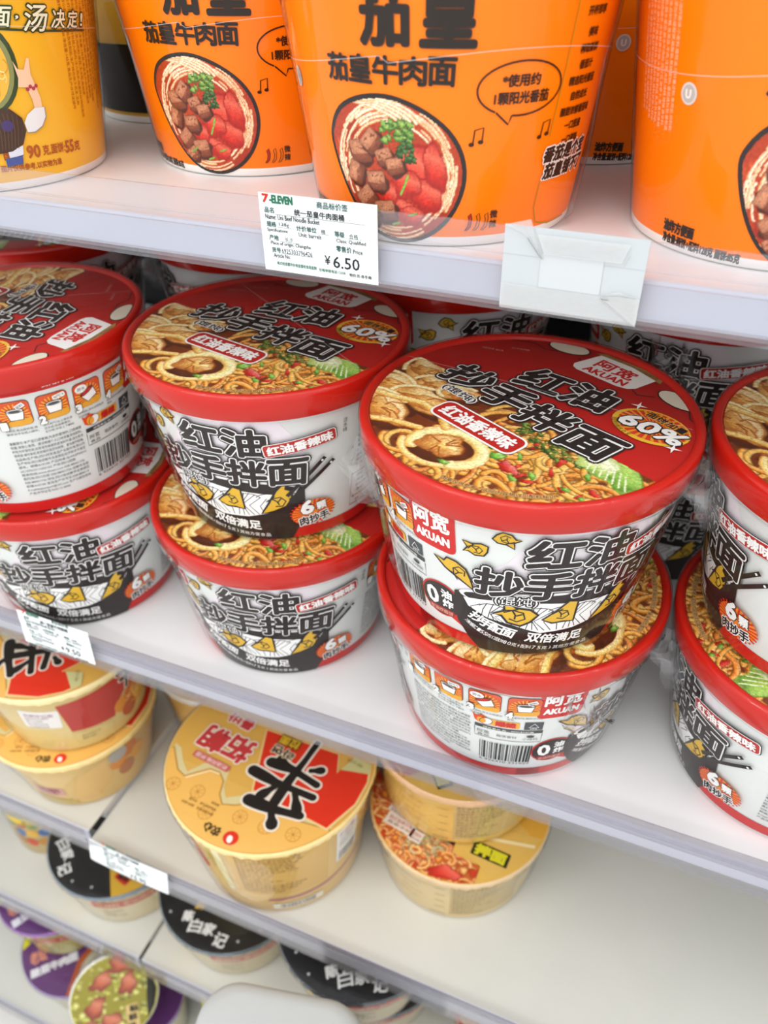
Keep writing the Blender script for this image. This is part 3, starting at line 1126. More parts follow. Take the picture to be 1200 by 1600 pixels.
# ================================================================== TALL BUCKETS ON THE TOP SHELF
B_RB, B_K, B_H = 0.0535, 0.131, 0.090
ORANGE = 'fa7c00'


def soup_picture():
    c = Canvas((-32, 30, -2, 58), 7.0, (176, 58, 24))
    rs = random.Random(9)
    U = rs.uniform
    for i in range(60):
        c.blob(U(-28, 26), U(0, 54), U(2, 6), U(1, 4), U(0, 180), rs.choice([(196, 74, 32), (160, 44, 20), (206, 92, 44)]), (168, 52, 24), None, .2, i)
    # noodles sweeping round the rim
    for i in range(95):
        r = U(17.5, 25)
        a0 = U(-150, 190)
        if 250 < (a0 % 360) < 300:
            continue
        L = U(18, 60)
        P = [(-1 + (r * math.cos(math.radians(a0 + L * k / 10)) * .98) + U(-.2, .2), 27 + r * 1.02 * math.sin(math.radians(a0 + L * k / 10))) for k in range(11)]
        c.stroke(P, U(.7, 1.25), rs.choice([(244, 204, 150), (250, 226, 186), (236, 176, 116)]), (196, 104, 52), (255, 244, 224))
    for i in range(5):
        c.stroke(arcpts(-10 + i * 2, 43 + i * .9, 16 - i, 20, 130, 14, .45, -12), 1.1, (252, 226, 184), (210, 120, 66), (255, 246, 230))
    # tomato right, beef left
    for k, (x, y, r1, r2, ro) in enumerate([(9, 28, 9, 11, 20), (12, 20, 6, 7, 40), (4, 24, 6, 6, 0), (2, 14, 6, 4, 10), (15, 30, 4, 9, 15), (-4, 20, 5, 5, 0), (6, 12, 5, 4, 0)]):
        c.blob(x, y, r1, r2, ro, (206, 44, 26), (156, 24, 16), (240, 130, 100), .12, k)
    for k, (x, y, s, ro) in enumerate([(-14, 34, 7, 10), (-9, 38, 6, 50), (-4, 33, 5, 20), (-17, 26, 6, 70), (-8, 24, 6, 5), (-13, 17, 6.4, 40), (-5, 13, 6.6, 8), (-11, 10, 5, 30), (0, 30, 5, 15)]):
        q = math.radians(ro)
        c.blob(x + .8, y - .8, s * .8, s * .74, ro, (92, 40, 20), (70, 26, 14), None, .1, k)
        c.blob(x, y, s * .66, s * .60, ro, (140, 74, 48), (112, 56, 34), None, .015, k, 9)
        c.blob(x - .2 * s * math.sin(q), y + .2 * s * math.cos(q), s * .62, s * .36, ro, (198, 134, 98), (176, 112, 80), None, .02, k, 9)
        for j in range(9):
            c.blob(x + U(-.4, .4) * s, y + U(-.38, .42) * s, U(.4, 1.1), U(.16, .34), ro + U(-20, 20), rs.choice([(196, 128, 92), (126, 66, 44), (150, 84, 58)]), (136, 76, 50), None, .2, j)
    for i in range(26):
        c.blob(1 + U(-5.5, 5.5), 41 + U(-2.5, 4), U(1, 1.9), U(.9, 1.6), U(0, 180), rs.choice([(110, 150, 52), (70, 116, 40), (140, 176, 74)]), (40, 76, 26), (176, 206, 110), .3, i)
    for i in range(18):
        c.blob(5 + U(-3, 3), 36 + U(-4, 3), U(.9, 1.6), U(.8, 1.4), U(0, 180), (48, 84, 36), (22, 44, 18), (110, 150, 80), .3, i)
    for P in ([(2, 20), (4, 24), (5, 27)], [(-11, 11), (-8, 13)], [(5, 12), (8, 13)], [(-2, 8), (1, 9)]):
        c.stroke(P, 1.0, (140, 180, 70), (70, 110, 36))
    c.grain(.2, 2)
    c.grain(.14, 5)
    c.lin()
    return c


def bucket_art():
    a = Art()
    BR = '3b1d0c'
    # soup bowl
    egg = [(-28.5, 35.5), (-27, 42), (-22, 48.5), (-14, 52.6), (-5, 54.2), (3, 53.2), (12, 49.3), (20, 43), (25, 35), (26.6, 26), (24.6, 17), (20, 9.5), (13, 4), (4, 1.2), (-6, 2.2), (-14, 6.5), (-20.5, 14), (-25.5, 24)]
    P = [np.array(p) for p in egg]
    sm = []
    n = len(P)
    for i in range(n):
        p0, p1, p2, p3 = P[i - 1], P[i], P[(i + 1) % n], P[(i + 2) % n]
        for t in (0, .33, .67):
            sm.append(tuple(.5 * ((2 * p1) + (-p0 + p2) * t + (2 * p0 - 5 * p1 + 4 * p2 - p3) * t * t + (-p0 + 3 * p1 - 3 * p2 + p3) * t ** 3)))
    a.poly(sm, '2f2a28', 1)
    inn = [(-1 + (x + 1) * .94, 27.7 + (y - 27.7) * .94) for x, y in sm]

    def inside(x, y):
        c = False
        for i in range(len(inn)):
            (x1, y1), (x2, y2) = inn[i - 1], inn[i]
            if (y1 > y) != (y2 > y) and x < (x2 - x1) * (y - y1) / (y2 - y1) + x1:
                c = not c
        return c
    a.picture(soup_picture(), inside, .36, 2)
    # lettering
    K = '2a211c'
    for ch, x, w in (('茄', -1, 15.5), ('皇', 18.5, 16)):
        a.text(ch, x, 78, w, 17.5, K, 3, -1, 0, .75)
    for i, ch in enumerate('茄皇牛肉面'):
        a.text(ch, -20 + i * 9.2, 61.7 - .25 * (i == 0), 8.5, 8.5, K, 3, -2, 0, .3)
    # speech bubble
    a.line(arcpts(43.5, 55.6, 15.4, -100, 235, 34, .56), .62, BR, 2)
    a.line([(40.8, 47.1), (39.8, 44.2), (35, 48.4)], .62, BR, 2)
    a.text('*使用约', 43, 58.3, 13.5, 3.8, BR, 2, 0, 0, .13)
    a.text('1颗阳光番茄', 44, 52.8, 20, 3.9, BR, 2, 0, 0, .13)
    for x, y in ((29.5, 40.5), (55.5, 41)):
        a.line([(x - 1.6, y - 2.2), (x - 1.2, y + 2.4), (x + 1.8, y + 3.2), (x + 1.6, y - 1.4)], .5, BR, 2)
        a.ell(x - 2.1, y - 2.4, 1, .7, BR, 2)
        a.ell(x + 1.1, y - 1.6, 1, .7, BR, 2)
    # side verse
    for i, s in enumerate(['开杯即享', '美味', '榨取新鲜', '番茄汁', '精选阳光番茄', '自然成长', '酸甜浓郁番茄味', '一口茄皇', '一口滋味']):
        a.text(s, 71, 79 - i * 5 - (2 if i == 0 else 3.4), 2.6 * len(s), 2.9, BR, 2, 0, 0, .1)
    a.line([(60.5, 84), (60, 60), (58.6, 38)], .45, 'a98a1a', 2)
    a.line([(58, 22), (57.4, 12), (60, 6), (68, 4), (82, 4)], .45, 'a98a1a', 2)
    a.text('番茄是个宝', 71, 31.6, 27, 5.4, K, 3, 0, .15, .3, ((.8, 'f3ece2'),))
    a.text('茄皇错不了', 72.5, 25.4, 27, 5.4, K, 3, 0, .15, .3, ((.8, 'f3ece2'),))
    # heat marks
    for i in range(3):
        x = 28 + i * 3.3
        pts = [(x - .9, 6.6), (x + .3, 8.2), (x + .7, 10.6), (x + .2, 12.2), (x + 1.3, 13.2), (x + 1.8, 11), (x + 1.4, 8), (x, 6.6)]
        if i == 0:
            a.poly(pts, 'c22a14', 2)
        a.line(pts, .32, BR, 3, close=True)
    a.text('微', 38.6, 12.4, 3, 3, BR, 2, 0, 0, .08)
    a.text('辣', 38.6, 8.6, 3, 3, BR, 2, 0, 0, .08)
    # product facts left of the bowl
    a.text('油炸方便面', -47.5, 9.0, 14.5, 4.2, K, 2, -2, 0, .2)
    a.text('净含量:面饼+配料128克 面饼:85克', -38, 3.9, 34, 3.6, K, 0, -2, 0, .16)
    fine = ['配料:油炸面饼:小麦粉,植物油,马铃薯淀粉,食用盐,谷朊粉,', '食品添加剂(碳酸钾,碳酸钠,焦磷酸钠),番茄酱料包:番茄酱,', '植物油,白砂糖,食用盐,牛肉,洋葱,大蒜,味精,辣椒,香辛料,', '蔬菜包:脱水番茄,脱水牛肉粒,西兰花,胡萝卜,葱,食用香精,',
            '致敏物质提示:含有麸质谷物,大豆及其制品,乳及乳制品,', '食用方法:撕开杯盖至虚线处,取出料包,将料包放入杯中,', '注入沸水至注水线,盖好等待四分钟,搅拌均匀即可食用,', '贮存条件:常温避光,贮存于阴凉干燥处,保质期6个月,', '委托方:统一企业(中国)投资有限公司 上海市长宁区']
    a.column(fine, -57, 84, 1.75, 'f3c79c', 2, 1.3, -90, 80)
    # ring emblem
    a.ell(-49.5, 54.5, 3.2, 3.5, 'd8d2cb', 2)
    a.ell(-49.5, 54.5, 2.5, 2.8, 'b9b3ad', 3)
    a.text('U', -49.5, 54.5, 2, 2.6, 'ece8e2', 4, 0, 0, .2)
    a.line([(-30, 82), (-31, 60), (-29, 40)], .01, BR, 0)
    return a


def bucket_shell(t, col, art_list, band='eeece8', film_seed=1):
    mb = MB()
    mb.revolve([(0, .005), (.0505, .005), (.0508, .0004), (.0515, 0), (.0528, .0002), (B_RB + B_K * .0005, .001), (B_RB + B_K * .004, .004)], mat('bucket_foot_' + band, band, .5, .3), 120)
    mb.revolve([(B_RB + B_K * .004, .004), (B_RB + B_K * .05, .05), (B_RB + B_K * B_H, B_H)], mat('bucket_print_' + col, col, .38, .15, .02, 30), 144)
    f = cone_fn(B_RB, B_K, 1.0)
    for art in art_list:
        mb.art(art, f, 4.0)
    mb.build('bucket_body', t)
    mb = MB()
    rt = B_RB + B_K * B_H
    mb.revolve([(rt - .002, B_H - .002), (rt + .0004, B_H - .0016), (rt + .0022, B_H - .0008), (rt + .0026, B_H + .001), (rt + .0014, B_H + .0024), (rt - .001, B_H + .0022), (0, B_H + .002)], mat('bucket_lid_' + col, col, .4, .4), 120)
    mb.build('paper_lid', t)
    mb = MB()
    prof = [(.03, B_H + .003), (rt + .001, B_H + .0032), (rt + .0032, B_H + .001), (rt + .0026, B_H - .003), (B_RB + B_K * .08 + .0012, .08), (B_RB + B_K * .06 + .001, .06), (B_RB + B_K * .03 + .0011, .03), (B_RB + .0013, .004), (B_RB + .0006, .0005)]
    rs = np.random.RandomState(film_seed)
    ph = rs.rand(5) * 6.28
    N = 120
    vs = []
    for j, (r, z) in enumerate(prof):
        for i in range(N):
            an = 2 * PI * i / N
            w = (math.sin(5 * an + ph[0] + z * 40) + math.sin(11 * an + ph[1] - z * 60)) * .00018 * (j > 3)
            w += max(0, math.cos(an - 1.45)) ** 60 * .003 * (j in (6, 7))
            vs.append(((r + w) * math.sin(an), -(r + w) * math.cos(an), z))
    fs = [(j * N + (i + 1) % N, j * N + i, (j + 1) * N + i, (j + 1) * N + (i + 1) % N) for j in range(len(prof) - 1) for i in range(N)]
    mb.add(vs, fs, FILM)
    # welded seam running round the wall
    zs = [.064 + .004 * math.sin(i * .11) for i in range(N)]
    vs = []
    for i in range(N):
        an = 2 * PI * i / N
        for dz in (-.00013, .00013):
            r = B_RB + B_K * (zs[i] + dz) + .0014
            vs.append((r * math.sin(an), -r * math.cos(an), zs[i] + dz))
    mb.add(vs, [(2 * i, 2 * ((i + 1) % N), 2 * ((i + 1) % N) + 1, 2 * i + 1) for i in range(N)], SEAM)
    mb.build('shrink_film', t)


GB = 'tall orange tomato beef noodle buckets'
bk = thing('noodle_bucket', 'tall orange noodle bucket with whole soup bowl picture, nearest, behind the printed price tag', 'noodle bucket', (-.0535, .0808, Z1 + .0002), 0, GB)
bucket_shell(bk, ORANGE, [bucket_art()])
for x, y, r, lab in ((-.1775, .1405, 4, 'tall orange noodle bucket standing left of and behind the nearest orange bucket'),
                     (.0790, .0994, 12, 'tall orange noodle bucket cut off by the right edge of the photo'),
                     (-.0200, .2195, 71, 'tall orange noodle bucket in shade, glimpsed deep between the two nearest orange buckets')):
    c = copy_thing(bk, (x, y, Z1 + .0002), lab)
    c.rotation_euler = (0, 0, math.radians(r))


def yellow_art():
    a = Art()
    OL = '3c4a2a'
    # slogan
    for i, (ch, s) in enumerate((('面', 7), (',', 3), ('汤', 10), ('决', 7), ('定', 6.5), ('!', 5))):
        u = (62, 68, 76, 87, 95.5, 102)[i]
        a.text(ch, u, 70.5 - (u - 62) * .13, s * (.35 if ch in ',!' else 1), s * (.4 if ch == ',' else 1), 'f1efd0', 3, -6, .2, .12, ((.75, OL),))
    a.line([(58, 66.4), (80, 63.4), (104, 60.8)], .9, OL, 2)
    # raised bowl of noodles
    a.ell(49, 52, 15.5, 19, OL, 1)
    a.ell(48.6, 52, 14, 17.4, '8b8f58', 2)
    a.ell(48, 52, 12.6, 15.8, 'e9b741', 3)
    rs = random.Random(2)
    for i in range(30):
        an, r = rs.uniform(0, 6.28), rs.uniform(0, 11)
        a.line(arcpts(48 + r * math.cos(an) * .9, 52 + r * math.sin(an) * 1.1, rs.uniform(1.5, 4), rs.uniform(0, 360), rs.uniform(360, 560), 8), .5, rs.choice(['f5d478', 'd39a2c', 'f9e29c']), 4)
    # woman lifting the bowl: arm, bracelet, sleeve, hair
    a.poly([(62.5, 54), (64, 50.5), (66.5, 50), (68.5, 54.5), (69.5, 54), (69, 48), (70, 44), (71.5, 38), (71.5, 33), (68, 33), (67.6, 38), (66.2, 43), (62.6, 43.5), (63.5, 47)], 'f0c9a4', 5)
    for i in range(4):
        a.ell(66.5 + i * 1.3, 42.2 + (i % 2) * .9, .8, .8, 'b03a4a', 6)
    a.poly([(72.5, 34), (72.4, 30), (70, 26.4), (66, 24.4), (62.6, 24.6), (62, 28.8), (64, 32), (68, 34.4)], 'e6e6e6', 6)
    a.line([(72.5, 34), (72.4, 30), (70, 26.4), (66, 24.4), (62.6, 24.6)], .35, '8a8a8a', 7)
    a.poly([(40, 34), (50, 36), (57, 35.4), (61.4, 31), (62, 25.5), (59.4, 20), (54, 17.6), (46, 17), (40, 18)], '4a3427', 6)
    for i in range(8):
        a.line([(46 + i * 1.9, 35 - i * .3), (48 + i * 1.5, 26), (47 + i * 1.4, 18.6)], .3, '6b4e3a', 7)
    a.ell(54.4, 28.6, 2.6, 2.4, '4b3a6a', 8)
    a.poly([(52, 17.6), (59, 19.5), (58.4, 15.6), (52, 14.6)], 'd9dce6', 6)
    a.poly([(50, 14.8), (58, 15.4), (57.4, 11.6), (50, 11.2)], '4a5a96', 6)
    # small print in columns
    fine = ['产品标准代号:GB 17400 净含量:145克,食品生产许可证编号', '配料:面饼:小麦粉,食用植物油,淀粉,谷朊粉,食用盐,碳酸钠', '汤料包:鸡汤料,食用盐,味精,白砂糖,酱油粉,香辛料,食用香精', '蔬菜包:脱水胡萝卜,脱水葱,鸡肉粒,香菇,玉米粒,高丽菜',
            '食用方法:打开碗盖,将料包放入碗内,注入热水,加盖四分钟后食用', '本品含有小麦,大豆,蛋类及其制品,生产线也加工花生,芝麻', '贮存方法:置于常温,通风,干燥处,避免阳光直射,保质期六个月', '委托方地址:河南省漯河市经济开发区 电话:400-0000-000', '生产日期:见碗盖或碗身喷码 产地:河南省漯河市']
    a.column(fine[::-1] + fine[3:6] + fine[:1], 121, 82, 2.0, 'a8621a', 2, 1.4, -88, 74)
    a.text('配料', 54, 16.2, 9, 4.8, 'b5561c', 2, -2, 0, .1)
    a.text('90', 63.5, 16, 6.2, 5.4, 'b5561c', 2, -2, 0, .25)
    a.text('克,面饼:', 74, 15.4, 12, 4.6, 'b5561c', 2, -2, 0, .1)
    a.text('55', 83, 14.8, 5, 5.2, 'b5561c', 2, -2, 0, .25)
    a.text('克', 88, 14.2, 3.8, 4.4, 'b5561c', 2, -2, 0, .1)
    a.text('图片仅供参考,以实物为准', 62, 9.8, 30, 3, 'b5561c', 2, -2, 0, .08)
    return a


yb = thing('noodle_bucket', 'tall yellow noodle bucket with small brown print, cut off at top left', 'noodle bucket', (-.2925, .0670, Z1 + .0002))
bucket_shell(yb, 'efb62c', [yellow_art()], film_seed=5)


def black_art():
    a = Art()
    a.poly([(-180, 6), (180, 6), (180, 43), (-180, 43)], '171412', 1)
    a.poly([(-180, 43), (180, 43), (180, 44.4), (-180, 44.4)], 'b99a3a', 2)
    a.rrect(-26, 72, 14, 12, 1, 'd8d3c6', 2, 6)
    a.text('9克', -27, 72, 8, 6, '2a2520', 3, 96)
    return a


kb = thing('noodle_bucket', 'shaded black and yellow noodle bucket behind the yellow one and left of orange one', 'noodle bucket', (-.2830, .2260, Z1 + .0002))
bucket_shell(kb, 'c89a2a', [black_art()], film_seed=8)

# shelf over the top one, just above the picture: it throws the shade the top deck lies in
mb = MB(); mb.box(-1.2, .9, 0.03, .452, .515, .53, WHITE_METAL)
o = mb.build('unseen_shelf_1', smooth=False); o['kind'] = 'structure'

# ================================================================== PRICE TAGS
def sheet_fn(bend=0.0, bx=0.0):
    return lambda u, v, h: (u / 1000., -h - bend * (v / 1000.) ** 2 + bx * (u / 1000.) ** 2, v / 1000.)


def tag_card(name, label, loc, w, h, art, th=.00035, rz=0, tilt=0, bend=0., bx=0.):
    mb = MB()
    fn = sheet_fn(bend, bx)
    nx, ny = 12, 8
    vs = []
    for s in (0, 1):
        for j in range(ny + 1):
            for i in range(nx + 1):
                p = fn(-w / 2 + w * i / nx, -h / 2 + h * j / ny, 0)
                vs.append((p[0], p[1] + s * th, p[2]))
    M = (nx + 1) * (ny + 1)
    fs = []
    for j in range(ny):
        for i in range(nx):
            a = j * (nx + 1) + i
            q = (a, a + 1, a + nx + 2, a + nx + 1)
            fs.append(q)
            fs.append(tuple(M + k for k in reversed(q)))
    ring = [i for i in range(nx + 1)] + [(j + 1) * (nx + 1) - 1 for j in range(1, ny + 1)] + [ny * (nx + 1) + i for i in range(nx - 1, -1, -1)] + [j * (nx + 1) for j in range(ny - 1, 0, -1)]
    for i in range(len(ring)):
        a, b = ring[i], ring[(i + 1) % len(ring)]
        fs.append((a, M + a, M + b, b))
    mb.add(vs, fs, mat('ticket_paper', 'e9eeed', .5, .3, .02, 200))
    mb.art(art, fn, 5.0 if (bend or bx) else None, .00006)
    o = mb.build(name, smooth=False, loc=loc)
    o.rotation_euler = (math.radians(tilt), 0, math.radians(rz))
    tag(o, label, 'price tag')
    return o


def ticket_art(price='6.50'):
    a = Art()
    T, K = '3a5a56', '2d2f32'
    y = lambda mm: 15.5 - mm * .92
    a.text('7', -22.3, y(2.2), 2.6, 3.0, 'c0392b', 2, 0, 0, .22)
    a.text('-ELEVEN', -15.4, y(2.3), 10, 2.9, '2f6b52', 2, 0, 0, .2)
    a.text('商品标价签', 6.7, y(2.6), 13.2, 2.6, T, 2, 0, 0, .05)
    a.text('品名', -21, y(7.0), 4.2, 2.2, T, 2, 0, 0, .05)
    a.text('统一茄皇牛肉面桶', .9, y(6.8), 21.6, 2.5, K, 2, 0, 0, .06)
    a.line([(-18.6, y(8.6)), (20.5, y(8.6))], .14, K, 2)
    a.text('Name: Uni Beef Noodle Bucket', -11, y(9.8), 24, 1.9, K, 2, 0, 0, .03)
    a.text('规格', -20.6, y(13), 4.2, 2.2, T, 2, 0, 0, .05)
    a.text('128g', -14.9, y(12.8), 4.4, 1.8, K, 2)
    a.line([(-18, y(14)), (-11.6, y(14))], .12, K, 2)
    a.text('Specifications:', -18, y(15.6), 9.4, 1.7, K, 2, 0, 0, .02)
    a.text('计价单位', -5, y(13.4), 8.8, 2.2, T, 2, 0, 0, .05)
    a.text('桶', 2.3, y(13.6), 1.8, 1.7, K, 2)
    a.line([(.3, y(14.7)), (4.8, y(14.7))], .12, K, 2)
    a.text('Unit: barrels', -3.6, y(16), 10, 1.7, K, 2, 0, 0, .02)
    a.text('等级', 9.4, y(13.8), 4.2, 2.2, T, 2, 0, 0, .05)
    a.text('合格', 15.4, y(14), 3.8, 1.8, K, 2)
    a.line([(12, y(15.1)), (19, y(15.1))], .12, K, 2)
    a.text('Class: Qualified', 14.2, y(16.6), 12.6, 1.7, K, 2, 0, 0, .02)
    a.text('产地', -20, y(18.8), 4.2, 2.2, T, 2, 0, 0, .05)
    a.text('长沙', -13.2, y(18.9), 3.6, 1.8, K, 2)
    a.line([(-17.4, y(20.2)), (-8.2, y(20.2))], .12, K, 2)
    a.text('Place of origin: Changsha', -12.6, y(21.3), 18, 1.8, K, 2, 0, 0, .02)
    a.text('零售价', 11, y(20), 6.6, 2.4, T, 2, 0, 0, .05)
    a.text('Price', 17, y(20.4), 4, 1.7, K, 2, 0, 0, .02)
    a.text('货号', -19.4, y(24.2), 4.0, 2.1, T, 2, 0, 0, .05)
    a.text('6925303796426', -10, y(24.2), 13.8, 1.9, K, 2)
    a.line([(-17.2, y(25.4)), (-2.8, y(25.4))], .12, K, 2)
    a.text('Article No:', -17, y(26.6), 7.6, 1.7, K, 2, 0, 0, .02)
    a.text('¥', 3.6, y(25.6), 2.4, 3.6, K, 2, 0, 0, .05)
    a.text(price, 11.8, y(26), 11.4, 4.6, K, 2, 0, 0, .06)
    a.text('格式经成都市价格监督检查局监制', -10.6, y(30), 18, 1.5, '2f6b52', 2, 0, 0, .02)
    a.text('价格举报电话:12358', 5.4, y(30.4), 11.6, 1.4, '2f6b52', 2, 0, 0, .02)
    a.text('物价员:易冬梅', 17.8, y(30.8), 9.6, 1.4, K, 2, 0, 0, .02)
    return a


YT = Y1 - .0052
tag_card('price_tag', 'white printed price tag reading 6.50 below the nearest orange bucket', (-.0842, YT - .0004, .2668), 50.8, 31.0, ticket_art())
tag_card('price_tag', 'blurred pale price tag on the red cup shelf at left edge', (-.2715, Y2 - .0052 - .0006, .0025), 56, 27, ticket_art('9.50'), tilt=-4)
tag_card('price_tag', 'blurred curling paper tag on the shelf strip right of the gap', (-.2600, Y3 - .0046 - .002, -.2330), 76, 23, ticket_art('5.90'), tilt=-12, rz=-1, bx=.6)

t = thing('blank_ticket_card', 'blank white card patched with clear tape on the top shelf strip', 'card', (.0160, YT - .0006, .2660))
mb = MB()
mb.box(-.0252, .0252, 0, .0005, -.0150, .0150, mat('blank_card', 'b9bec0', .5, .3, .03, 90))
mb.build('card', t, smooth=False)
TAPE = clear_mat('clear_tape', (.96, .96, .95), 1.4, .15, .25, 300, .18)
mb = MB()
mb.box(-.0112, .0110, -.0003, -.0001, -.0062, .0062, mat('card_patch', 'bfc3c5', .5, .3))
mb.build('paper_patch', t, smooth=False)
for k, q in enumerate(([(-.0250, -.0062), (.0252, -.0062), (.0252, -.0158), (-.0250, -.0158)], [(-.0252, .0150), (-.0160, .0178), (-.0120, .0060), (-.0100, .0042), (-.0180, .0125)],
                       [(.0112, -.0062), (.0252, -.0158), (.0252, -.0055), (.0175, -.0038)], [(-.0100, .0062), (.0170, .0062), (.0192, .0130), (-.0130, .0130)])):
    mb = MB()
    d = -.0005 - .0002 * k
    n = len(q)
    vs = [(x, d, z) for x, z in q] + [(x, d - .00008, z) for x, z in q]
    fs = [tuple(range(n - 1, -1, -1)), tuple(range(n, 2 * n))] + [(i, (i + 1) % n, n + (i + 1) % n, n + i) for i in range(n)]
    mb.add(vs, fs, TAPE)
    mb.build('tape', t, smooth=False)
for pts, w, cc in (([(-16.5, 11.5), (-12, 6), (-10.4, 4.6)], .4, '8d9494'), ([(11.5, -6.2), (15, -5.4), (18, -5.0), (24, -5.2)], .22, '949a99'), ([(12, -7), (14.5, -7.1)], .24, '6d7272'),
                   ([(18, 5.5), (19.6, 9.5)], .2, 'a4a9a8'), ([(11.4, -7.4), (23.6, -15.0)], .18, 'adb2b2')):
    mb = MB()
    a = Art()
    a.line(pts, w, cc, 1)
    mb.art(a, lambda u, v, h: (u / 1000., -.0013 - h, v / 1000.), None, .0001)
    mb.build('crease', t, smooth=False)

# ================================================================== YELLOW NOODLE BOWLS
def bowl(t, R, h, rb, wall_col, wall_art, umm, lid_base, lid_art, lid_turn=0.0, lid_scale=1.0, crimp='d9b45f', gloss=.22, foot=True):
    """flared paper bowl with a crimped foil lid: wall, lid, shrink film"""
    k = (R - .0035 - rb) / (h - .004)
    mb = MB()
    mb.revolve([(0, .005), (rb - .004, .0048), (rb - .003, .0003), (rb - .0016, 0), (rb - .0004, .0004), (rb, .0016), (rb + k * h * .5, h * .5), (R - .0035, h - .005),
                (R - .0028, h - .0042), (R - .0008, h - .0038), (R - .0001, h - .0026), (R - .0004, h - .0012), (R - .003, h - .0008)],
               mat('bowl_wall_' + wall_col, wall_col, .4, .4, .03, 40), 120)
    if wall_art:
        mb.art(wall_art, cone_fn(rb, k, umm), 4 * umm)
    mb.build('bowl_wall', t)
    mb = MB()
    n = 160
    rs = random.Random(int(R * 1e5))
    vs = []
    wob = [rs.uniform(-1, 1) for _ in range(n)]
    for j, (r, z) in enumerate([(0, h), (R * .5, h), (R - .004, h), (R - .0006, h + .0001), (R + .0004, h - .0006), (R + .0005, h - .0028), (R + .0002, h - .0052)]):
        for i in range(n):
            a = 2 * PI * i / n
            d = wob[i] * (.0005 if j >= 5 else .00015 if j == 4 else 0)
            vs.append(((r + d) * math.sin(a), -(r + d) * math.cos(a), z + (wob[(i * 7) % n] * .0006 if j == 6 else 0)))
    fs = [(j * n + i, j * n + (i + 1) % n, (j + 1) * n + (i + 1) % n, (j + 1) * n + i) for j in range(6) for i in range(n)]
    mb.add(vs, [tuple(reversed(f)) for f in fs[:3 * n]], mat('lid_print_' + lid_base, lid_base, .32, .5))
    mb.add(vs, [tuple(reversed(f)) for f in fs[3 * n:]], mat('lid_crimp_' + crimp, crimp, gloss, .7, .05, 200))
    if lid_art:
        q = math.radians(lid_turn)
        cs, sn = math.cos(q) * lid_scale / 1000., math.sin(q) * lid_scale / 1000.
        mb.art(lid_art, lambda u, v, hh: (u * cs - v * sn, u * sn + v * cs, h + hh), None, .0001)
    mb.build('foil_lid', t)
    mb = MB()
    N = 96
    ph = [rs.uniform(0, 6.28) for _ in range(4)]
    prof = [(0, h + .0012), (R * .6, h + .0013), (R - .001, h + .0014), (R + .0012, h + .0004), (R + .0014, h - .004), (R - .001, h * .82), (rb + k * h * .5 + .0022, h * .5), (rb + k * h * .2 + .0018, h * .2), (rb + .0012, .001)]
    vs = []
    for j, (r, z) in enumerate(prof):
        for i in range(N):
            a = 2 * PI * i / N
            w = (math.sin(4 * a + ph[0] + j * .7) + math.sin(7 * a + ph[1]) * .8 + math.sin(13 * a + ph[2] - j)) * .0004 * (4 < j < 8)
            vs.append(((r + w) * math.sin(a), -(r + w) * math.cos(a), z))
    mb.add(vs, [(j * N + (i + 1) % N, j * N + i, (j + 1) * N + i, (j + 1) * N + (i + 1) % N) for j in range(len(prof) - 1) for i in range(N)], FILM)
    mb.build('shrink_film', t)
    return t


def brush(a, pts, w, c, L, edge=None, ew=1.4):
    tp = lambda q: 1.0 - .42 * q + .10 * math.sin(7 * q)
    dense = []
    for (x0, y0), (x1, y1) in zip(pts[:-1], pts[1:]):
        dense += [(x0 + (x1 - x0) * k / 5, y0 + (y1 - y0) * k / 5) for k in range(5)]
    dense.append(pts[-1])
    r0, r1 = w * .5, w * .5 * tp(1)
    if edge:
        a.line(dense, w + 2 * ew, edge, L, taper=lambda q: (w * tp(q) + 2 * ew) / (w + 2 * ew))
        a.ell(*dense[0], r0 + ew, r0 + ew, edge, L + .1, n=12)
        a.ell(*dense[-1], r1 + ew, r1 + ew, edge, L + .2, n=12)
    a.line(dense, w, c, L + 1, taper=tp)
    a.ell(*dense[0], r0, r0, c, L + 1.1, n=12)
    a.ell(*dense[-1], r1, r1, c, L + 1.2, n=12)


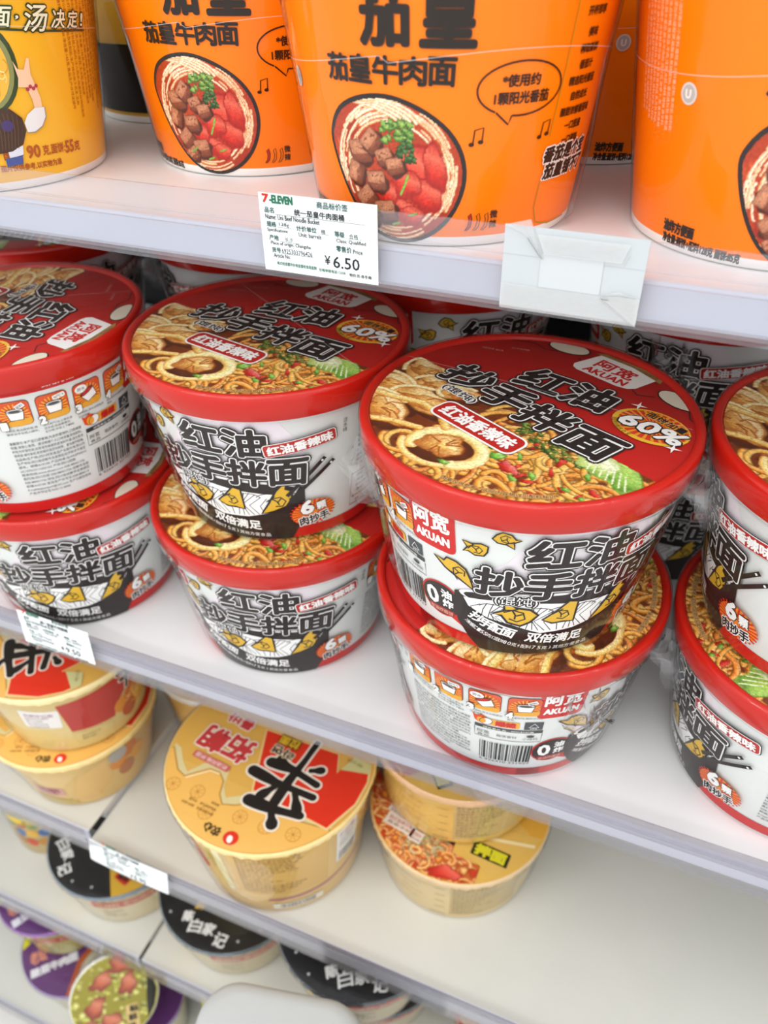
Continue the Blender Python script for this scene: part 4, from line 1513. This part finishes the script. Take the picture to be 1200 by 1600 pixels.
def shin_lid():
    """creamy noodle lid seen from its far side: lettering runs upside down (A-frame mm on a 77 mm disc)"""
    a = Art()
    R = 76.0

    def cut(pts):
        out = []
        for x, y in pts:
            r = math.hypot(x, y)
            out.append((x * R / r, y * R / r) if r > R else (x, y))
        return out
    # upper field, cream edge, sauce pool
    a.poly(cut([(R * math.cos(math.radians(d)), R * math.sin(math.radians(d))) for d in range(-28, 206, 6)]), 'd9a94f', 0)
    wave = [(-72, -20), (-66, -27), (-58, -36), (-50, -39), (-43, -33), (-36, -27), (-28, -27), (-22, -32), (-19, -42), (-13, -48.5), (-4, -46), (6, -40), (24, -38), (44, -40), (66, -38)]
    low = cut(wave + [(R * math.cos(math.radians(d)), R * math.sin(math.radians(d))) for d in range(-30, -164, -6)])
    cream = [(x, y + 3.5 + 5.5 * abs(math.sin(i * 1.1))) for i, (x, y) in enumerate(wave)]
    a.poly(cut(cream + wave[::-1]), 'd6c690', 1)
    a.line(cut(wave), 2.2, 'b98a3c', 2)
    a.poly(low, 'e9b45c', 3)
    a.line([(x * .97, y * .97 - 1.6) for x, y in wave[3:7]], 1.0, 'f6e3b4', 4)
    for x, y in ((-54, -47), (-34, -46), (-20, -58), (4, -52), (24, -52), (44, -50)):
        a.line(arcpts(x, y, 5.2, 0, 360, 14), .5, 'c98d3c', 4)
        for k in range(4):
            a.line([(x + 4.6 * math.cos(k * .785), y + 4.6 * math.sin(k * .785)), (x - 4.6 * math.cos(k * .785), y - 4.6 * math.sin(k * .785))], .35, 'c98d3c', 4)
    # red block with gold edge and ribbon notch
    blk = cut([(-15.5, 20), (1, -31.5), (64, -39), (75, -14), (76, 6), (72, 20), (57.5, 21.5), (52, 4.5), (46, 20.5)])
    a.poly(blk, 'e9c98a', 4)
    a.poly([(30 + (x - 30) * .965, -4 + (y + 4) * .95) for x, y in blk], 'd8321a', 5)
    a.poly(cut([(52.5, 8), (57.6, 22), (72, 20), (73, 12)]), 'c9c48a', 5.5)
    a.text('매운 소고기', 60, 17, 12, 3, '4a4a2c', 6, 172)
    # big brush character, upside down
    E_, K = 'efe3d2', '211c19'
    strokes = (([(20.5, -34), (22, -14), (25, 4), (27, 22)], 7.6), ([(-6, -16), (14, -19), (44, -20)], 8.6), ([(3, -5), (20, -5), (42, -10)], 8.6), ([(40, 2), (33, -1)], 6.4),
               ([(8, 0), (16, -3)], 6.4), ([(9, -32), (15, -22)], 7.6), ([(38, -33), (31, -22)], 7.6), ([(3, -38), (22, -38.5), (42, -36)], 9.4), ([(27, -49), (23, -42)], 8.4))
    for kk_, (pts, w) in enumerate(strokes):
        brush(a, pts, w, K, 6 + kk_ * .01, E_)
    a.text('拉面', 7.5, 15, 16, 7.5, 'e2b52e', 8, 176, 0, .3, ((1.1, K),))
    a.text('라면', 7, 5.6, 17, 7, K, 8, 174, 0, .35, ((1.0, 'f0d9b4'),))
    # flavour word
    for ch, x, y in (('拓', -25, -4.5), ('朝', -46.5, -3.2)):
        a.text(ch, x, y, 19.5, 20, 'c03a3a', 8, 174, .06, .95, ((2.0, 'f2e4d4'),))
    a.text('툼바', -36, 18.5, 22, 9, 'c03a3a', 8, 172, 0, .5, ((1.3, 'f2e4d4'),))
    a.rrect(-38.5, -20.6, 32, 5.6, 1, 'c9625c', 8, -6)
    a.text('奶油风味·杯面', -38.5, -20.6, 28, 3.8, 'f4e4da', 9, 174)
    # maker and notices
    a.text('农心', -9, -67.2, 13, 6.6, '4a3a18', 6, 176, 0, .35)
    a.ell(6.2, -68, 5.4, 5.0, 'd8321a', 6)
    a.ell(6.0, -69, 2.0, 2.8, 'f6ede2', 7, 20)
    a.column(['图片仅供参考', '请以实物为准', '调味面'], -14, -57, 2.3, '7a5620', 6, 1.7, 176)
    a.column(['面饼+配料', '净含量'], -30, -56, 2.3, '7a5620', 6, 1.7, 176)
    return a


def shin_wall_back():
    """ingredient side of the large bowl"""
    a = Art()
    u = 1.18
    g = lambda d: d * u
    br = '8a6a36'
    rows = ['配料:面饼(小麦粉,棕榈油,马铃薯淀粉,', '食用盐,小麦蛋白,酵母抽提物,蔬菜', '调味料,碳酸钾,碳酸钠,磷酸氢二钠),', '粉包(乳粉,芝士粉,白砂糖,食用盐,', '香辛料,食用香料,酱油粉,味精),', '菜包(香菇,西兰花,胡萝卜,香葱)', '营养成分表 项目 每100克 NRV%',
            '能量 1915千焦 23%', '蛋白质 8.1克 14%', '脂肪 17.0克 28%', '碳水化合物 67.3克 22%', '钠 1365毫克 68%', '致敏原:本产品含有小麦,大豆,乳制品', '食用方法:将面饼放入碗中,加沸水', '焖泡后倒去多余热水,加入粉包', '拌匀即可食用,小心烫伤']
    a.poly([(g(2), 30), (g(60), 30), (g(60), 96), (g(2), 96)], 'd3a95c', 0)
    a.column(rows, g(6), 90, 3.0, br, 1, 1.22, 0, g(46))
    a.poly([(g(-6), 26), (g(-1), 30), (g(-4), 96), (g(-12), 96)], 'e6d9a8', 0)
    a.poly([(g(-14), 58), (g(-9), 58), (g(-9), 96), (g(-14), 96)], 'b6a03c', 0)
    a.rrect(g(75), 66, g(18), 44, 1, 'e2e0dc', 1)
    a.text('辛拉面', g(74), 82, g(13), 4, 'b0484a', 2)
    a.column(['农心食品有限公司', '上海市青浦区', '客服热线', '保质期六个月'], g(68), 76, 2.4, '7c6f66', 2, 1.6)
    a.barcode(g(68), 46, g(14), 12, 2, '6a625c')
    a.poly([(g(20), 20), (g(62), 23), (g(92), 30), (g(92), 32.5), (g(62), 26), (g(20), 22.5)], 'b0607a', 1)
    a.rrect(g(39), 10, g(34), 9, 1, 'e4dcc8', 1)
    a.barcode(g(27), 7, g(24), 6.5, 2, '7a7268')
    # picture of the filling round the left side
    for i, (x, y, c) in enumerate(((-30, 60, 'd85a2a'), (-36, 50, 'e8783a'), (-27, 48, 'c8401e'), (-40, 64, 'f0e6da'))):
        a.ell(g(x), y, 9, 12, c, 1 + i)
    return a


def small_print_wall():
    """sauce bowl side: faint rows, grey block of print, nutrition grid"""
    a = Art()
    u = 1.1
    g = lambda d: d * u
    for i in range(5):
        a.text('营养成分 每份', g(-18 + (i % 2) * 3), 52 - i * 8.5, g(16), 2.6, 'c3a06a', 1)
        a.line([(g(2), 56 - i * 10), (g(9), 56.4 - i * 10)], .7, 'b0905c', 1)
    rows = ['配料:面饼(小麦粉,淀粉,食用盐)', '酱包:辣椒酱,白砂糖,番茄,大蒜', '食用油,酱油,洋葱,香辛料', '致敏物质:小麦,大豆,乳,虾', '贮存条件:阴凉干燥处常温保存', '生产商:农心食品有限公司', '地址:上海市青浦区', '食品生产许可证', '产品标准代号 GB 17400', '保质期:6个月', '客服:400-820', '注意事项:小心烫伤']
    a.poly([(g(12.5), 6), (g(62), 8), (g(62), 58), (g(12.5), 57)], 'bfa56c', 0)
    a.column(rows, g(14), 53.5, 3.0, '8d7a50', 1, 1.32, 0, g(44))
    a.text('请加沸水', g(4), 5.4, g(12), 2.6, '8d7a50', 1)
    a.rrect(g(74), 32, g(16), 26, 1, 'e8cf92', 1)
    a.text('拌面', g(74), 38, g(11), 8, 'c9a92c', 2, 0, 0, .3)
    return a


def shin_wall_front():
    a = Art()
    u = 1.05
    g = lambda d: d * u
    a.rrect(g(22), 47, g(27), 23, 1.5, 'e6e2dc', 1, -4)
    a.text('拓朝辛拉面', g(22), 53, g(20), 4, 'a8708c', 2, -4)
    a.column(['调味料包与菜包', '请小心烫伤', '加水至注水线', '三分钟后食用'], g(11), 48, 2.6, '8c6c7c', 2, 1.5)
    a.poly([(g(36), 63), (g(72), 66), (g(95), 66), (g(95), 46), (g(84), 44), (g(76), 36), (g(72), 22), (g(39), 26)], 'b3342c', 1)
    E_, K = 'e6dccb', '3a2c22'
    for pts in ([(80, 66), (94, 64)], [(82, 58), (96, 56)], [(88, 66), (86, 46)], [(92, 60), (98, 48)]):
        brush(a, [(g(x), y) for x, y in pts], 4.2, K, 2, E_, 1)
    for i, (x, y, c) in enumerate(((80, 30, 'd98a2c'), (90, 36, 'c9661e'), (98, 26, 'e0a23c'), (86, 20, 'b8541c'))):
        a.ell(g(x), y, 8, 9, c, 4 + i)
    for i in range(10):
        a.line(arcpts(g(88 + i % 5 * 3), 28 + i % 3 * 5, 5, i * 40, i * 40 + 160, 8), 1.0, 'edc06a', 9)
    a.poly([(g(38), 24), (g(70), 20), (g(70), 4), (g(40), 6)], 'd2b978', 1)
    a.column(['请以实物为准', '面饼+配料'], g(44), 16, 2.6, '7a6638', 2, 1.5)
    a.ell(g(64), 70, 4, 2.4, 'a8483c', 2)
    a.text('NONGSHIM', g(74), 71, g(13), 2.4, '6a5a3c', 2)
    return a


def shin_wall_front_b():
    a = Art()
    u = 1.05
    g = lambda d: d * u
    a.rrect(g(10), 26, g(26), 13, 1.5, 'cf9a8e', 1, 3)
    a.text('拓朝', g(10), 28.4, g(18), 7, 'a04a58', 2, 3, 0, .3)
    a.text('辛拉面', g(9), 22, g(13), 3.6, 'a04a58', 2, 3)
    a.poly([(g(-8), 6), (g(30), 4), (g(30), 12), (g(-8), 14)], 'bfa24a', 1)
    a.poly([(g(26), 10), (g(36), 48), (g(60), 60), (g(64), 30), (g(48), 8)], 'd9b06a', 1)
    for i, (x, y, c) in enumerate(((70, 44, 'd98a2c'), (80, 52, 'cc7424'), (88, 40, 'e0a23c'), (76, 30, 'b9784a'), (70, 56, 'a8a49c'))):
        a.ell(g(x), y, 8, 9, c, 2 + i)
    return a


GS = 'yellow noodle bowls on the half empty shelf'
S_R, S_H, S_RB = .0774, .104, .0632
LID_S = shin_lid()
t = thing('noodle_bowl', 'large yellow noodle bowl with red and black printed lid, standing alone in front', 'noodle bowl', (-.1578, .0345, Z3 + .0003), 0, GS)
bowl(t, S_R, S_H, S_RB, 'd9b264', shin_wall_back(), 1.18, 'dcae55', LID_S, crimp='ecd08a')
t = thing('noodle_bowl', 'yellow noodle bowl mostly hidden behind the large yellow bowl', 'noodle bowl', (-.2620, .1270, Z3 + .0003), 0, GS)
bowl(t, .058, .082, .047, 'd9a850', shin_wall_front_b(), .9, 'dcae55', LID_S, 10, .74, crimp='c9c2b4')
u_z = Z3 + .0063
t = thing('noodle_bowl', 'yellow noodle bowl at left edge on bare shelf, lower of the two', 'noodle bowl', (-.3507, .0364, u_z), 0, GS)
bowl(t, .0682, .0738, .0520, 'd8b468', shin_wall_front_b(), 1.05, 'e0ad52', LID_S, 27, .88, crimp='ecd08a')
t = thing('noodle_bowl', 'yellow noodle bowl at left edge, upper of the two, red block on its lid', 'noodle bowl', (-.3425, .0395, u_z + .0738 + .0018), 0, GS)
bowl(t, .0680, .0780, .0530, 'd6bd7c', shin_wall_front(), 1.05, 'd9b567', LID_S, -50, .875, crimp='ecd89c')


def sauce_picture():
    c = Canvas((-68, 30, -68, -8), 3.5, (196, 96, 36))
    rs = random.Random(31)
    U = rs.uniform
    for i in range(150):
        x, y = U(-66, 30), U(-66, -10)
        c.stroke(arcpts(x, y, U(3, 9), U(0, 360), U(60, 200) + 360, 8, U(.5, 1)), U(2, 4), rs.choice([(232, 150, 60), (224, 112, 44), (240, 180, 96), (206, 80, 34)]), (150, 56, 24), (250, 214, 160))
    for i in range(30):
        c.blob(U(-66, 28), U(-66, -12), U(2, 5), U(2, 4), U(0, 180), rs.choice([(206, 60, 30), (246, 196, 120), (238, 160, 60)]), (160, 60, 24), None, .2, i)
    for i in range(70):
        c.stroke(arcpts(U(-30, 4), U(-52, -24), U(2, 5), U(0, 180), U(180, 360), 6), 1.0, rs.choice([(222, 214, 176), (190, 180, 130), (150, 140, 90)]), (120, 110, 70))
    c.blob(8, -60, 12, 5, 10, (214, 50, 34), (170, 30, 20), (244, 130, 110), .2, 3)
    c.lin()
    return c


def sauce_lid():
    a = Art()
    R = 66.4
    pic = sauce_picture()
    a.poly([(R * math.cos(math.radians(d)), R * math.sin(math.radians(d))) for d in range(-14, 130, 6)], 'dfa63c', 0)
    a.poly([(R * math.cos(math.radians(d)), R * math.sin(math.radians(d))) for d in range(120, 220, 6)], 'b8321e', 0)
    a.poly([(-10, -34), (20, -42), (40, -52), (66, -10), (10, -14)], 'ddb45c', 1)
    a.picture(pic, lambda x, y: x * x + y * y < R * R and y < -14 - .25 * (x + 20) and x < 44 and not (x > 8 and y > -56 + (x - 8) * -.1 + 12), .6, 1)
    a.line([(16, -26), (40, -22), (62, -18)], 2.6, 'f0dca8', 3)
    a.rrect(34, -35, 27, 11, .6, '2b2a12', 4, -4)
    a.text('拌面', 34, -35, 22, 8, 'd8cf2c', 5, -4, 0, .7)
    for x, y, w, h, r in ((-34, -37, 24, 10, -10), (-40, -27, 13, 8, -14), (-20, -42, 10, 9, -10)):
        a.rrect(x, y, w, h, .5, 'e6ddd2', 4, r)
        a.text('韩式甜辣风味', x, y + 1.4, w * .8, h * .34, 'b0342c', 5, r)
        a.text('酱香浓郁', x, y - 2.2, w * .8, h * .26, '8a4a3a', 5, r)
    a.ell(52, 12, 2, 2, '4a3c14', 3)
    return a


LID_T = sauce_lid()
t = thing('noodle_bowl', 'yellow sauce noodle bowl standing on the shelf under another, noodle picture on lid', 'noodle bowl', (-.0245, .0785, Z3 + .0003), 0, GS)
bowl(t, .0678, .0645, .0590, 'd9be84', small_print_wall(), 1.1, 'dfb355', LID_T, 0, 1.0, crimp='d8b98c')
t = thing('noodle_bowl', 'yellow sauce noodle bowl stacked on top, right of the large yellow bowl', 'noodle bowl', (-.0312, .0985, Z3 + .0645 + .0020), 0, GS)
bowl(t, .0678, .0655, .0590, 'dab25c', small_print_wall(), 1.1, 'dcae52', LID_T, -47, 1.0, crimp='d8a878')
a = Art()
a.poly([(-70, 40), (70, 40), (70, 74), (-70, 74)], 'a3231c', 1)
a.text('辛拉面', 0, 30, 40, 9, '6a4a30', 1)
t = thing('noodle_bowl', 'shaded red and cream bowl behind the gap between the yellow bowls', 'noodle bowl', (-.1180, .2120, Z3 + .0003), 0, GS)
bowl(t, .0640, .0800, .0510, 'cdb890', a, 1.0, 'a8281c', None, crimp='b8321e')

# ================================================================== BLACK LIDDED BOWLS
def black_lid(gold=True, patch=False):
    a = Art()
    R = 68
    if gold:
        a.poly([(30, -14), (65.4, -19)] + [(R * math.cos(math.radians(d)), R * math.sin(math.radians(d))) for d in range(-15, 60, 6)] + [(20, 30)], 'd3a63a', 1)
        a.rrect(50, -3, 16, 14, 2, 'c23a26', 2, 30)
        a.text('粉丝', 50, -3, 11, 9, '2a1a12', 3, 40, 0, .4)
        a.ell(56, 12, 7, 4, '3f5a94', 2, 40)
    if patch:
        a.poly([(-60, -20), (-66, -4), (-52, 20), (-24, 6), (-22, -18)], 'a03a2c', 1)
        brush(a, [(-64, -14), (-44, -18), (-20, -12)], 6, 'd9a04a', 2)
        brush(a, [(-66, 2), (-60, 14)], 4, 'd9c23a', 2)
    for ch, x, y, s in (('白', -9, -52.5, 13.5), ('家', 4, -50.5, 12.5), ('记', 18.5, -55, 14)):
        a.text(ch, x, y, s * .86, s * .86, 'ecebe6', 4, 12 - x * .4, .1, .4)
    a.text('陈', -20, -47, 9, 9, 'ecebe6', 4, 20, .1, .6)
    a.text('鲜', -15, -34, 8.5, 8.5, 'd9b43a', 4, 16, .1, .5)
    for x, y in ((-38, -50), (34, -50), (48, -34), (-50, -34)):
        a.ell(x, y, 1.2, 1.2, 'c8c8c8', 3)
    return a


def black_wall():
    a = Art()
    u = 1.05
    g = lambda d: d * u
    a.poly([(g(-180), 60), (g(180), 60), (g(180), 70), (g(-180), 70)], '3b3a38', 1)
    a.text('白家陈记粉丝', g(30), 64, g(40), 6, 'c9c4b8', 2)
    a.poly([(g(8), 40), (g(70), 40), (g(70), 54), (g(8), 54)], 'b4402e', 1)
    a.text('酸辣粉 老坛风味', g(38), 47, g(52), 7, 'e6d3a8', 2)
    a.poly([(g(-40), 2), (g(-18), 2), (g(-18), 58), (g(-40), 58)], 'd6b42c', 1)
    a.column(['配料:红薯粉', '调味包', '净含量 85克'], g(14), 30, 4, '7a6a48', 1, 1.5)
    for i, (x, y, c) in enumerate(((80, 24, '8a6a3a'), (92, 30, 'b48a3a'), (100, 18, '6a8a3a'))):
        a.ell(g(x), y, 9, 8, c, 1 + i)
    return a


GK = 'black lidded vermicelli bowls on the low shelf'
BW = black_wall()
LBK = black_lid(True)
t = thing('vermicelli_bowl', 'black lidded bowl left of the shelf gap, gold wedge on its lid', 'noodle bowl', (-.3640, .0432, Z4 + .0023), 0, GK)
bowl(t, .0690, .0720, .0560, 'cfc09a', BW, 1.05, '1d1b1a', LBK, -43, 1.0, crimp='6f7c86', gloss=.15)
t = thing('vermicelli_bowl', 'black lidded bowl just right of the shelf gap, white characters on lid', 'noodle bowl', (-.2310, .0445, Z4 + .0003), 0, GK)
bowl(t, .0700, .0740, .0560, 'c9b98e', BW, 1.05, '1d1b1a', black_lid(False), 0, 1.0, crimp='5f6a70', gloss=.15)
t = thing('vermicelli_bowl', 'yellow sided bowl stacked on a black lid, half under the shelf strip', 'noodle bowl', (-.2150, .0600, Z4 + .0740 + .0020), 0, GK)
bowl(t, .0550, .0640, .0430, 'b59a3c', small_print_wall(), 1.0, '1d1b1a', LBK, 20, 1.0, crimp='6f7c86', gloss=.15)
t = thing('vermicelli_bowl', 'black lidded bowl right behind the white box, brown streak on its lid', 'noodle bowl', (-.0880, .0275, Z4 + .0740 + .0020), 0, GK)
bowl(t, .0700, .0740, .0560, 'cdbf98', BW, 1.05, '201f20', black_lid(False, True), 20, 1.0, crimp='3d4247', gloss=.12)
t = thing('vermicelli_bowl', 'black lidded bowl under the one right behind the white box', 'noodle bowl', (-.0860, .0480, Z4 + .0003), 0, GK)
bowl(t, .0700, .0740, .0560, 'cdbf98', BW, 1.05, '201f20', black_lid(False), 0, 1.0, crimp='3d4247', gloss=.12)
t = thing('noodle_bowl', 'red lidded bowl at the bottom, cut by the shelf strip, right of black bowls', 'noodle bowl', (.0560, .0560, Z4 + .0003))
bowl(t, .0700, .0740, .0540, 'b8a890', None, 1.0, 'c2471f', LID_T, 120, 1.0, crimp='c98a78')
a = Art()
for i in range(24):
    a.ell(-60 + i * 6, 20 + (i * 17) % 50, 9, 7, ['c8462c', 'd9a93a', '6a8a4a', 'b8843c', '4a6a9a', 'a8584a'][i % 6], 1 + i % 5)
a.poly([(-80, 58), (80, 58), (80, 70), (-80, 70)], 'e0c22c', 7)
a.text('老坛酸菜', 30, 62, 40, 7, '3a2a1a', 8)
t = thing('noodle_bowl', 'colourful yellow red bowl at the left edge on the low shelf', 'noodle bowl', (-.4780, .0600, Z4 + .0023))
bowl(t, .0470, .1050, .0420, 'b8a06a', a, 1.0, 'd9b42c', None, crimp='d9c23a')

# ================================================================== LOWEST SHELF
def purple_lid():
    a = Art()
    R = 65
    a.poly([(-30, -8), (-46, -20)] + [(R * math.cos(math.radians(d)), R * math.sin(math.radians(d))) for d in range(-142, -250, -6)] + [(-20, 30)], 'c9c222', 1)
    a.text('老坛', -30, -38, 17, 14, 'd08a72', 3, 48, 0, .5)
    for i, ch in enumerate('酸菜牛肉面'):
        a.text(ch, -21 + i * 7.0, -53 + i * 7.4, 9.2, 9.2, 'd9d6dc', 3, 46, 0, .6)
    a.poly([(14, -24), (26, -60), (38, -52), (30, -10), (18, 0)], 'b0562a', 2)
    a.poly([(30, -10), (38, -52), (46, -46), (40, 0)], '241c20', 2)
    a.text('坛', 27, -34, 7, 7, 'd9a83a', 3, 70, 0, .4)
    a.text('香', 30, -46, 7, 7, 'e6d8c8', 3, 70, 0, .4)
    return a


PL = purple_lid()
t = thing('noodle_bowl', 'purple lidded noodle bowl on the lowest shelf, lower of two', 'noodle bowl', (-.4370, .0030, Z5 + .0003), 0, 'purple lidded noodle bowls')
bowl(t, .0660, .0790, .0520, 'b9b093', None, 1.0, '5a2a66', PL, 0, 1.0, crimp='8a7aa0')
t = thing('noodle_bowl', 'purple lidded noodle bowl at left edge, stacked on another purple one', 'noodle bowl', (-.4645, .0185, Z5 + .0790 + .0020), 0, 'purple lidded noodle bowls')
bowl(t, .0608, .0760, .0470, 'b9b060', black_wall(), 1.0, '5a2a66', PL, 16, .94, crimp='8a5aa0')


def green_picture():
    c = Canvas((-58, 58, -58, 58), 3.0, (150, 140, 40))
    rs = random.Random(8)
    U = rs.uniform
    for i in range(240):
        c.blob(U(-56, 56), U(-56, 56), U(2, 6), U(1.5, 4), U(0, 180), rs.choice([(206, 204, 64), (176, 180, 50), (226, 220, 120), (150, 130, 40), (110, 110, 40)]), (120, 110, 34), (236, 232, 150), .2, i)
    for i, (x, y) in enumerate(((-14, 20), (14, 14), (-20, -8), (-4, -26), (6, 36), (-30, -30))):
        c.blob(x, y, 13, 9, U(0, 180), (190, 96, 66), (124, 54, 34), (226, 150, 116), .22, i)
    c.lin()
    return c


a = Art()
a.picture(green_picture(), lambda x, y: x * x + y * y < 45 * 45, .8, 1)
a.poly([(45, 4), (43, -14), (36, -28), (34, 0), (34, 26), (38, 26)], '2c2a20', 2)
a.rrect(20, -24, 13, 30, .8, 'd9bb78', 3, 8)
a.text('精品', 20.6, -14, 8.5, 7, '33261a', 4, 8, 0, .3)
a.text('酸菜', 20, -23.5, 8.5, 7, '33261a', 4, 8, 0, .3)
a.text('口味', 19.2, -33, 8.5, 7, '33261a', 4, 8, 0, .3)
t = thing('noodle_bowl', 'bowl tipped on its side showing yellow green noodle picture with beef', 'noodle bowl', (0, 0, 0))
bowl(t, .0430, .0500, .0360, 'cfcabb', None, 1.0, 'b3a83a', a, 0, .915, crimp='e6e4dc')
ax = (-FWD * .90 + RIGHT * .30 + Vector((0, 0, .05))).normalized()
ux = RIGHT - ax * RIGHT.dot(ax)
ux.normalize()
uy = ax.cross(ux)
lidc = Vector((-.3355, -.0510, -.5150))
org = lidc - ax * .05
_low = min((org + (ux * math.cos(q) + uy * math.sin(q)) * .036).z for q in [PI * k / 24 for k in range(48)])
t.matrix_world = Matrix(((ux.x, uy.x, ax.x, org.x), (ux.y, uy.y, ax.y, org.y), (ux.z, uy.z, ax.z, org.z), (0, 0, 0, 1)))

t = thing('noodle_bowl', 'small cup under the tipped bowl of yellow green noodles', 'noodle bowl', (-.3330, -.0220, Z5 + .0003))
_h = _low - Z5 - .0022
bowl(t, .0420, _h, .0340, 'c9c2b0', None, 1.0, '5a2a66', None, crimp='8a7aa0')

# snack packet, purple and yellow
mb = MB()
W_, H_ = .085, .12
nx, ny = 16, 20
vs = []
for s in (1, -1):
    for j in range(ny + 1):
        for i in range(nx + 1):
            u_, v_ = i / nx * 2 - 1, j / ny * 2 - 1
            d = .017 * max(0, (1 - u_ ** 4)) ** .6 * max(0, (1 - abs(v_) ** 3.2)) ** .7
            vs.append((u_ * W_ / 2 * (1 - .06 * (1 - v_ * v_)), -s * d + .0012 * math.sin(9 * u_ + 7 * v_), v_ * H_ / 2))
M_ = (nx + 1) * (ny + 1)
fs = []
cols = []
for j in range(ny):
    for i in range(nx):
        b = j * (nx + 1) + i
        u_, v_ = (i + .5) / nx * 2 - 1, (j + .5) / ny * 2 - 1
        fs.append((b, b + 1, b + nx + 2, b + nx + 1))
        cols.append('yellow' if v_ < .15 - u_ * .5 else 'purple')
pur, yel = mat('packet_purple', '5c2f6e', .3, .5), mat('packet_yellow', 'd9cf2a', .3, .5)
mb.add(vs, [f for f, c in zip(fs, cols) if c == 'yellow'], yel)
mb.add(vs, [f for f, c in zip(fs, cols) if c != 'yellow'], pur)
mb.add(vs, [tuple(M_ + k for k in reversed(f)) for f in fs], pur)
a = Art()
a.rrect(26, 34, 24, 30, 1, '2f4f9a', 1)
for k, s in enumerate(('方便面', '干吃面', '88克')):
    a.text(s, 26, 43 - k * 8, 18, 5, 'dfe3ee', 2, 0, 0, .2)


def pk(u, v, h):
    uu, vv = u / 1000 / (W_ / 2), v / 1000 / (H_ / 2)
    d = .017 * max(0, (1 - min(1, abs(uu)) ** 4)) ** .6 * max(0, (1 - min(1, abs(vv)) ** 3.2)) ** .7
    return (u / 1000., -d - .002 - h, v / 1000.)


mb.art(a, pk, 4.0)
o = mb.build('noodle_packet', loc=(-.2600, .0300, Z5 + .0660))
o.rotation_euler = (math.radians(-24), math.radians(-12), math.radians(18))
tag(o, 'purple and yellow packet with a blue panel, on the lowest shelf', 'packet')

# ================================================================== WHITE BOX IN FRONT
t = thing('storage_box', 'white plastic box with rounded corners standing in front at the bottom', 'box', (-.0790, -.1300, FLOOR_Z + .0005), 12)
BX = mat('white_box_plastic', 'b9bbb9', .45, .4, .03, 60)


def rounded_loop(w, d, r, z, n=8):
    pts = []
    for k, (sx, sy) in enumerate(((1, 1), (-1, 1), (-1, -1), (1, -1))):
        for i in range(n + 1):
            q = math.radians(90 * k + 90 * i / n)
            pts.append((sx * (w / 2 - r) + r * math.cos(q), sy * (d / 2 - r) + r * math.sin(q), z))
    return pts


mb = MB()
top = -.194 - FLOOR_Z
loops = [rounded_loop(.094, .088, .018, 0), rounded_loop(.100, .094, .02, .006), rounded_loop(.104, .098, .022, top - .034)]
n = len(loops[0])
vs = [p for l in loops for p in l]
fs = [(j * n + i, j * n + (i + 1) % n, (j + 1) * n + (i + 1) % n, (j + 1) * n + i) for j in range(2) for i in range(n)]
fs += [tuple(range(n - 1, -1, -1)), tuple(2 * n + i for i in range(n))]
mb.add(vs, fs, BX)
mb.build('box_body', t)
mb = MB()
loops = [rounded_loop(.106, .100, .023, top - .0335), rounded_loop(.110, .104, .025, top - .030), rounded_loop(.110, .104, .025, top - .010), rounded_loop(.107, .101, .0245, top - .004), rounded_loop(.100, .094, .022, top - .0008), rounded_loop(.09, .084, .02, top)]
vs = [p for l in loops for p in l]
k = len(loops)
fs = [(j * n + i, j * n + (i + 1) % n, (j + 1) * n + (i + 1) % n, (j + 1) * n + i) for j in range(k - 1) for i in range(n)]
fs += [tuple(range(n - 1, -1, -1)), tuple((k - 1) * n + i for i in range(n))]
mb.add(vs, fs, BX)
mb.build('box_lid', t)

#END
bpy.data.objects.remove(_to)
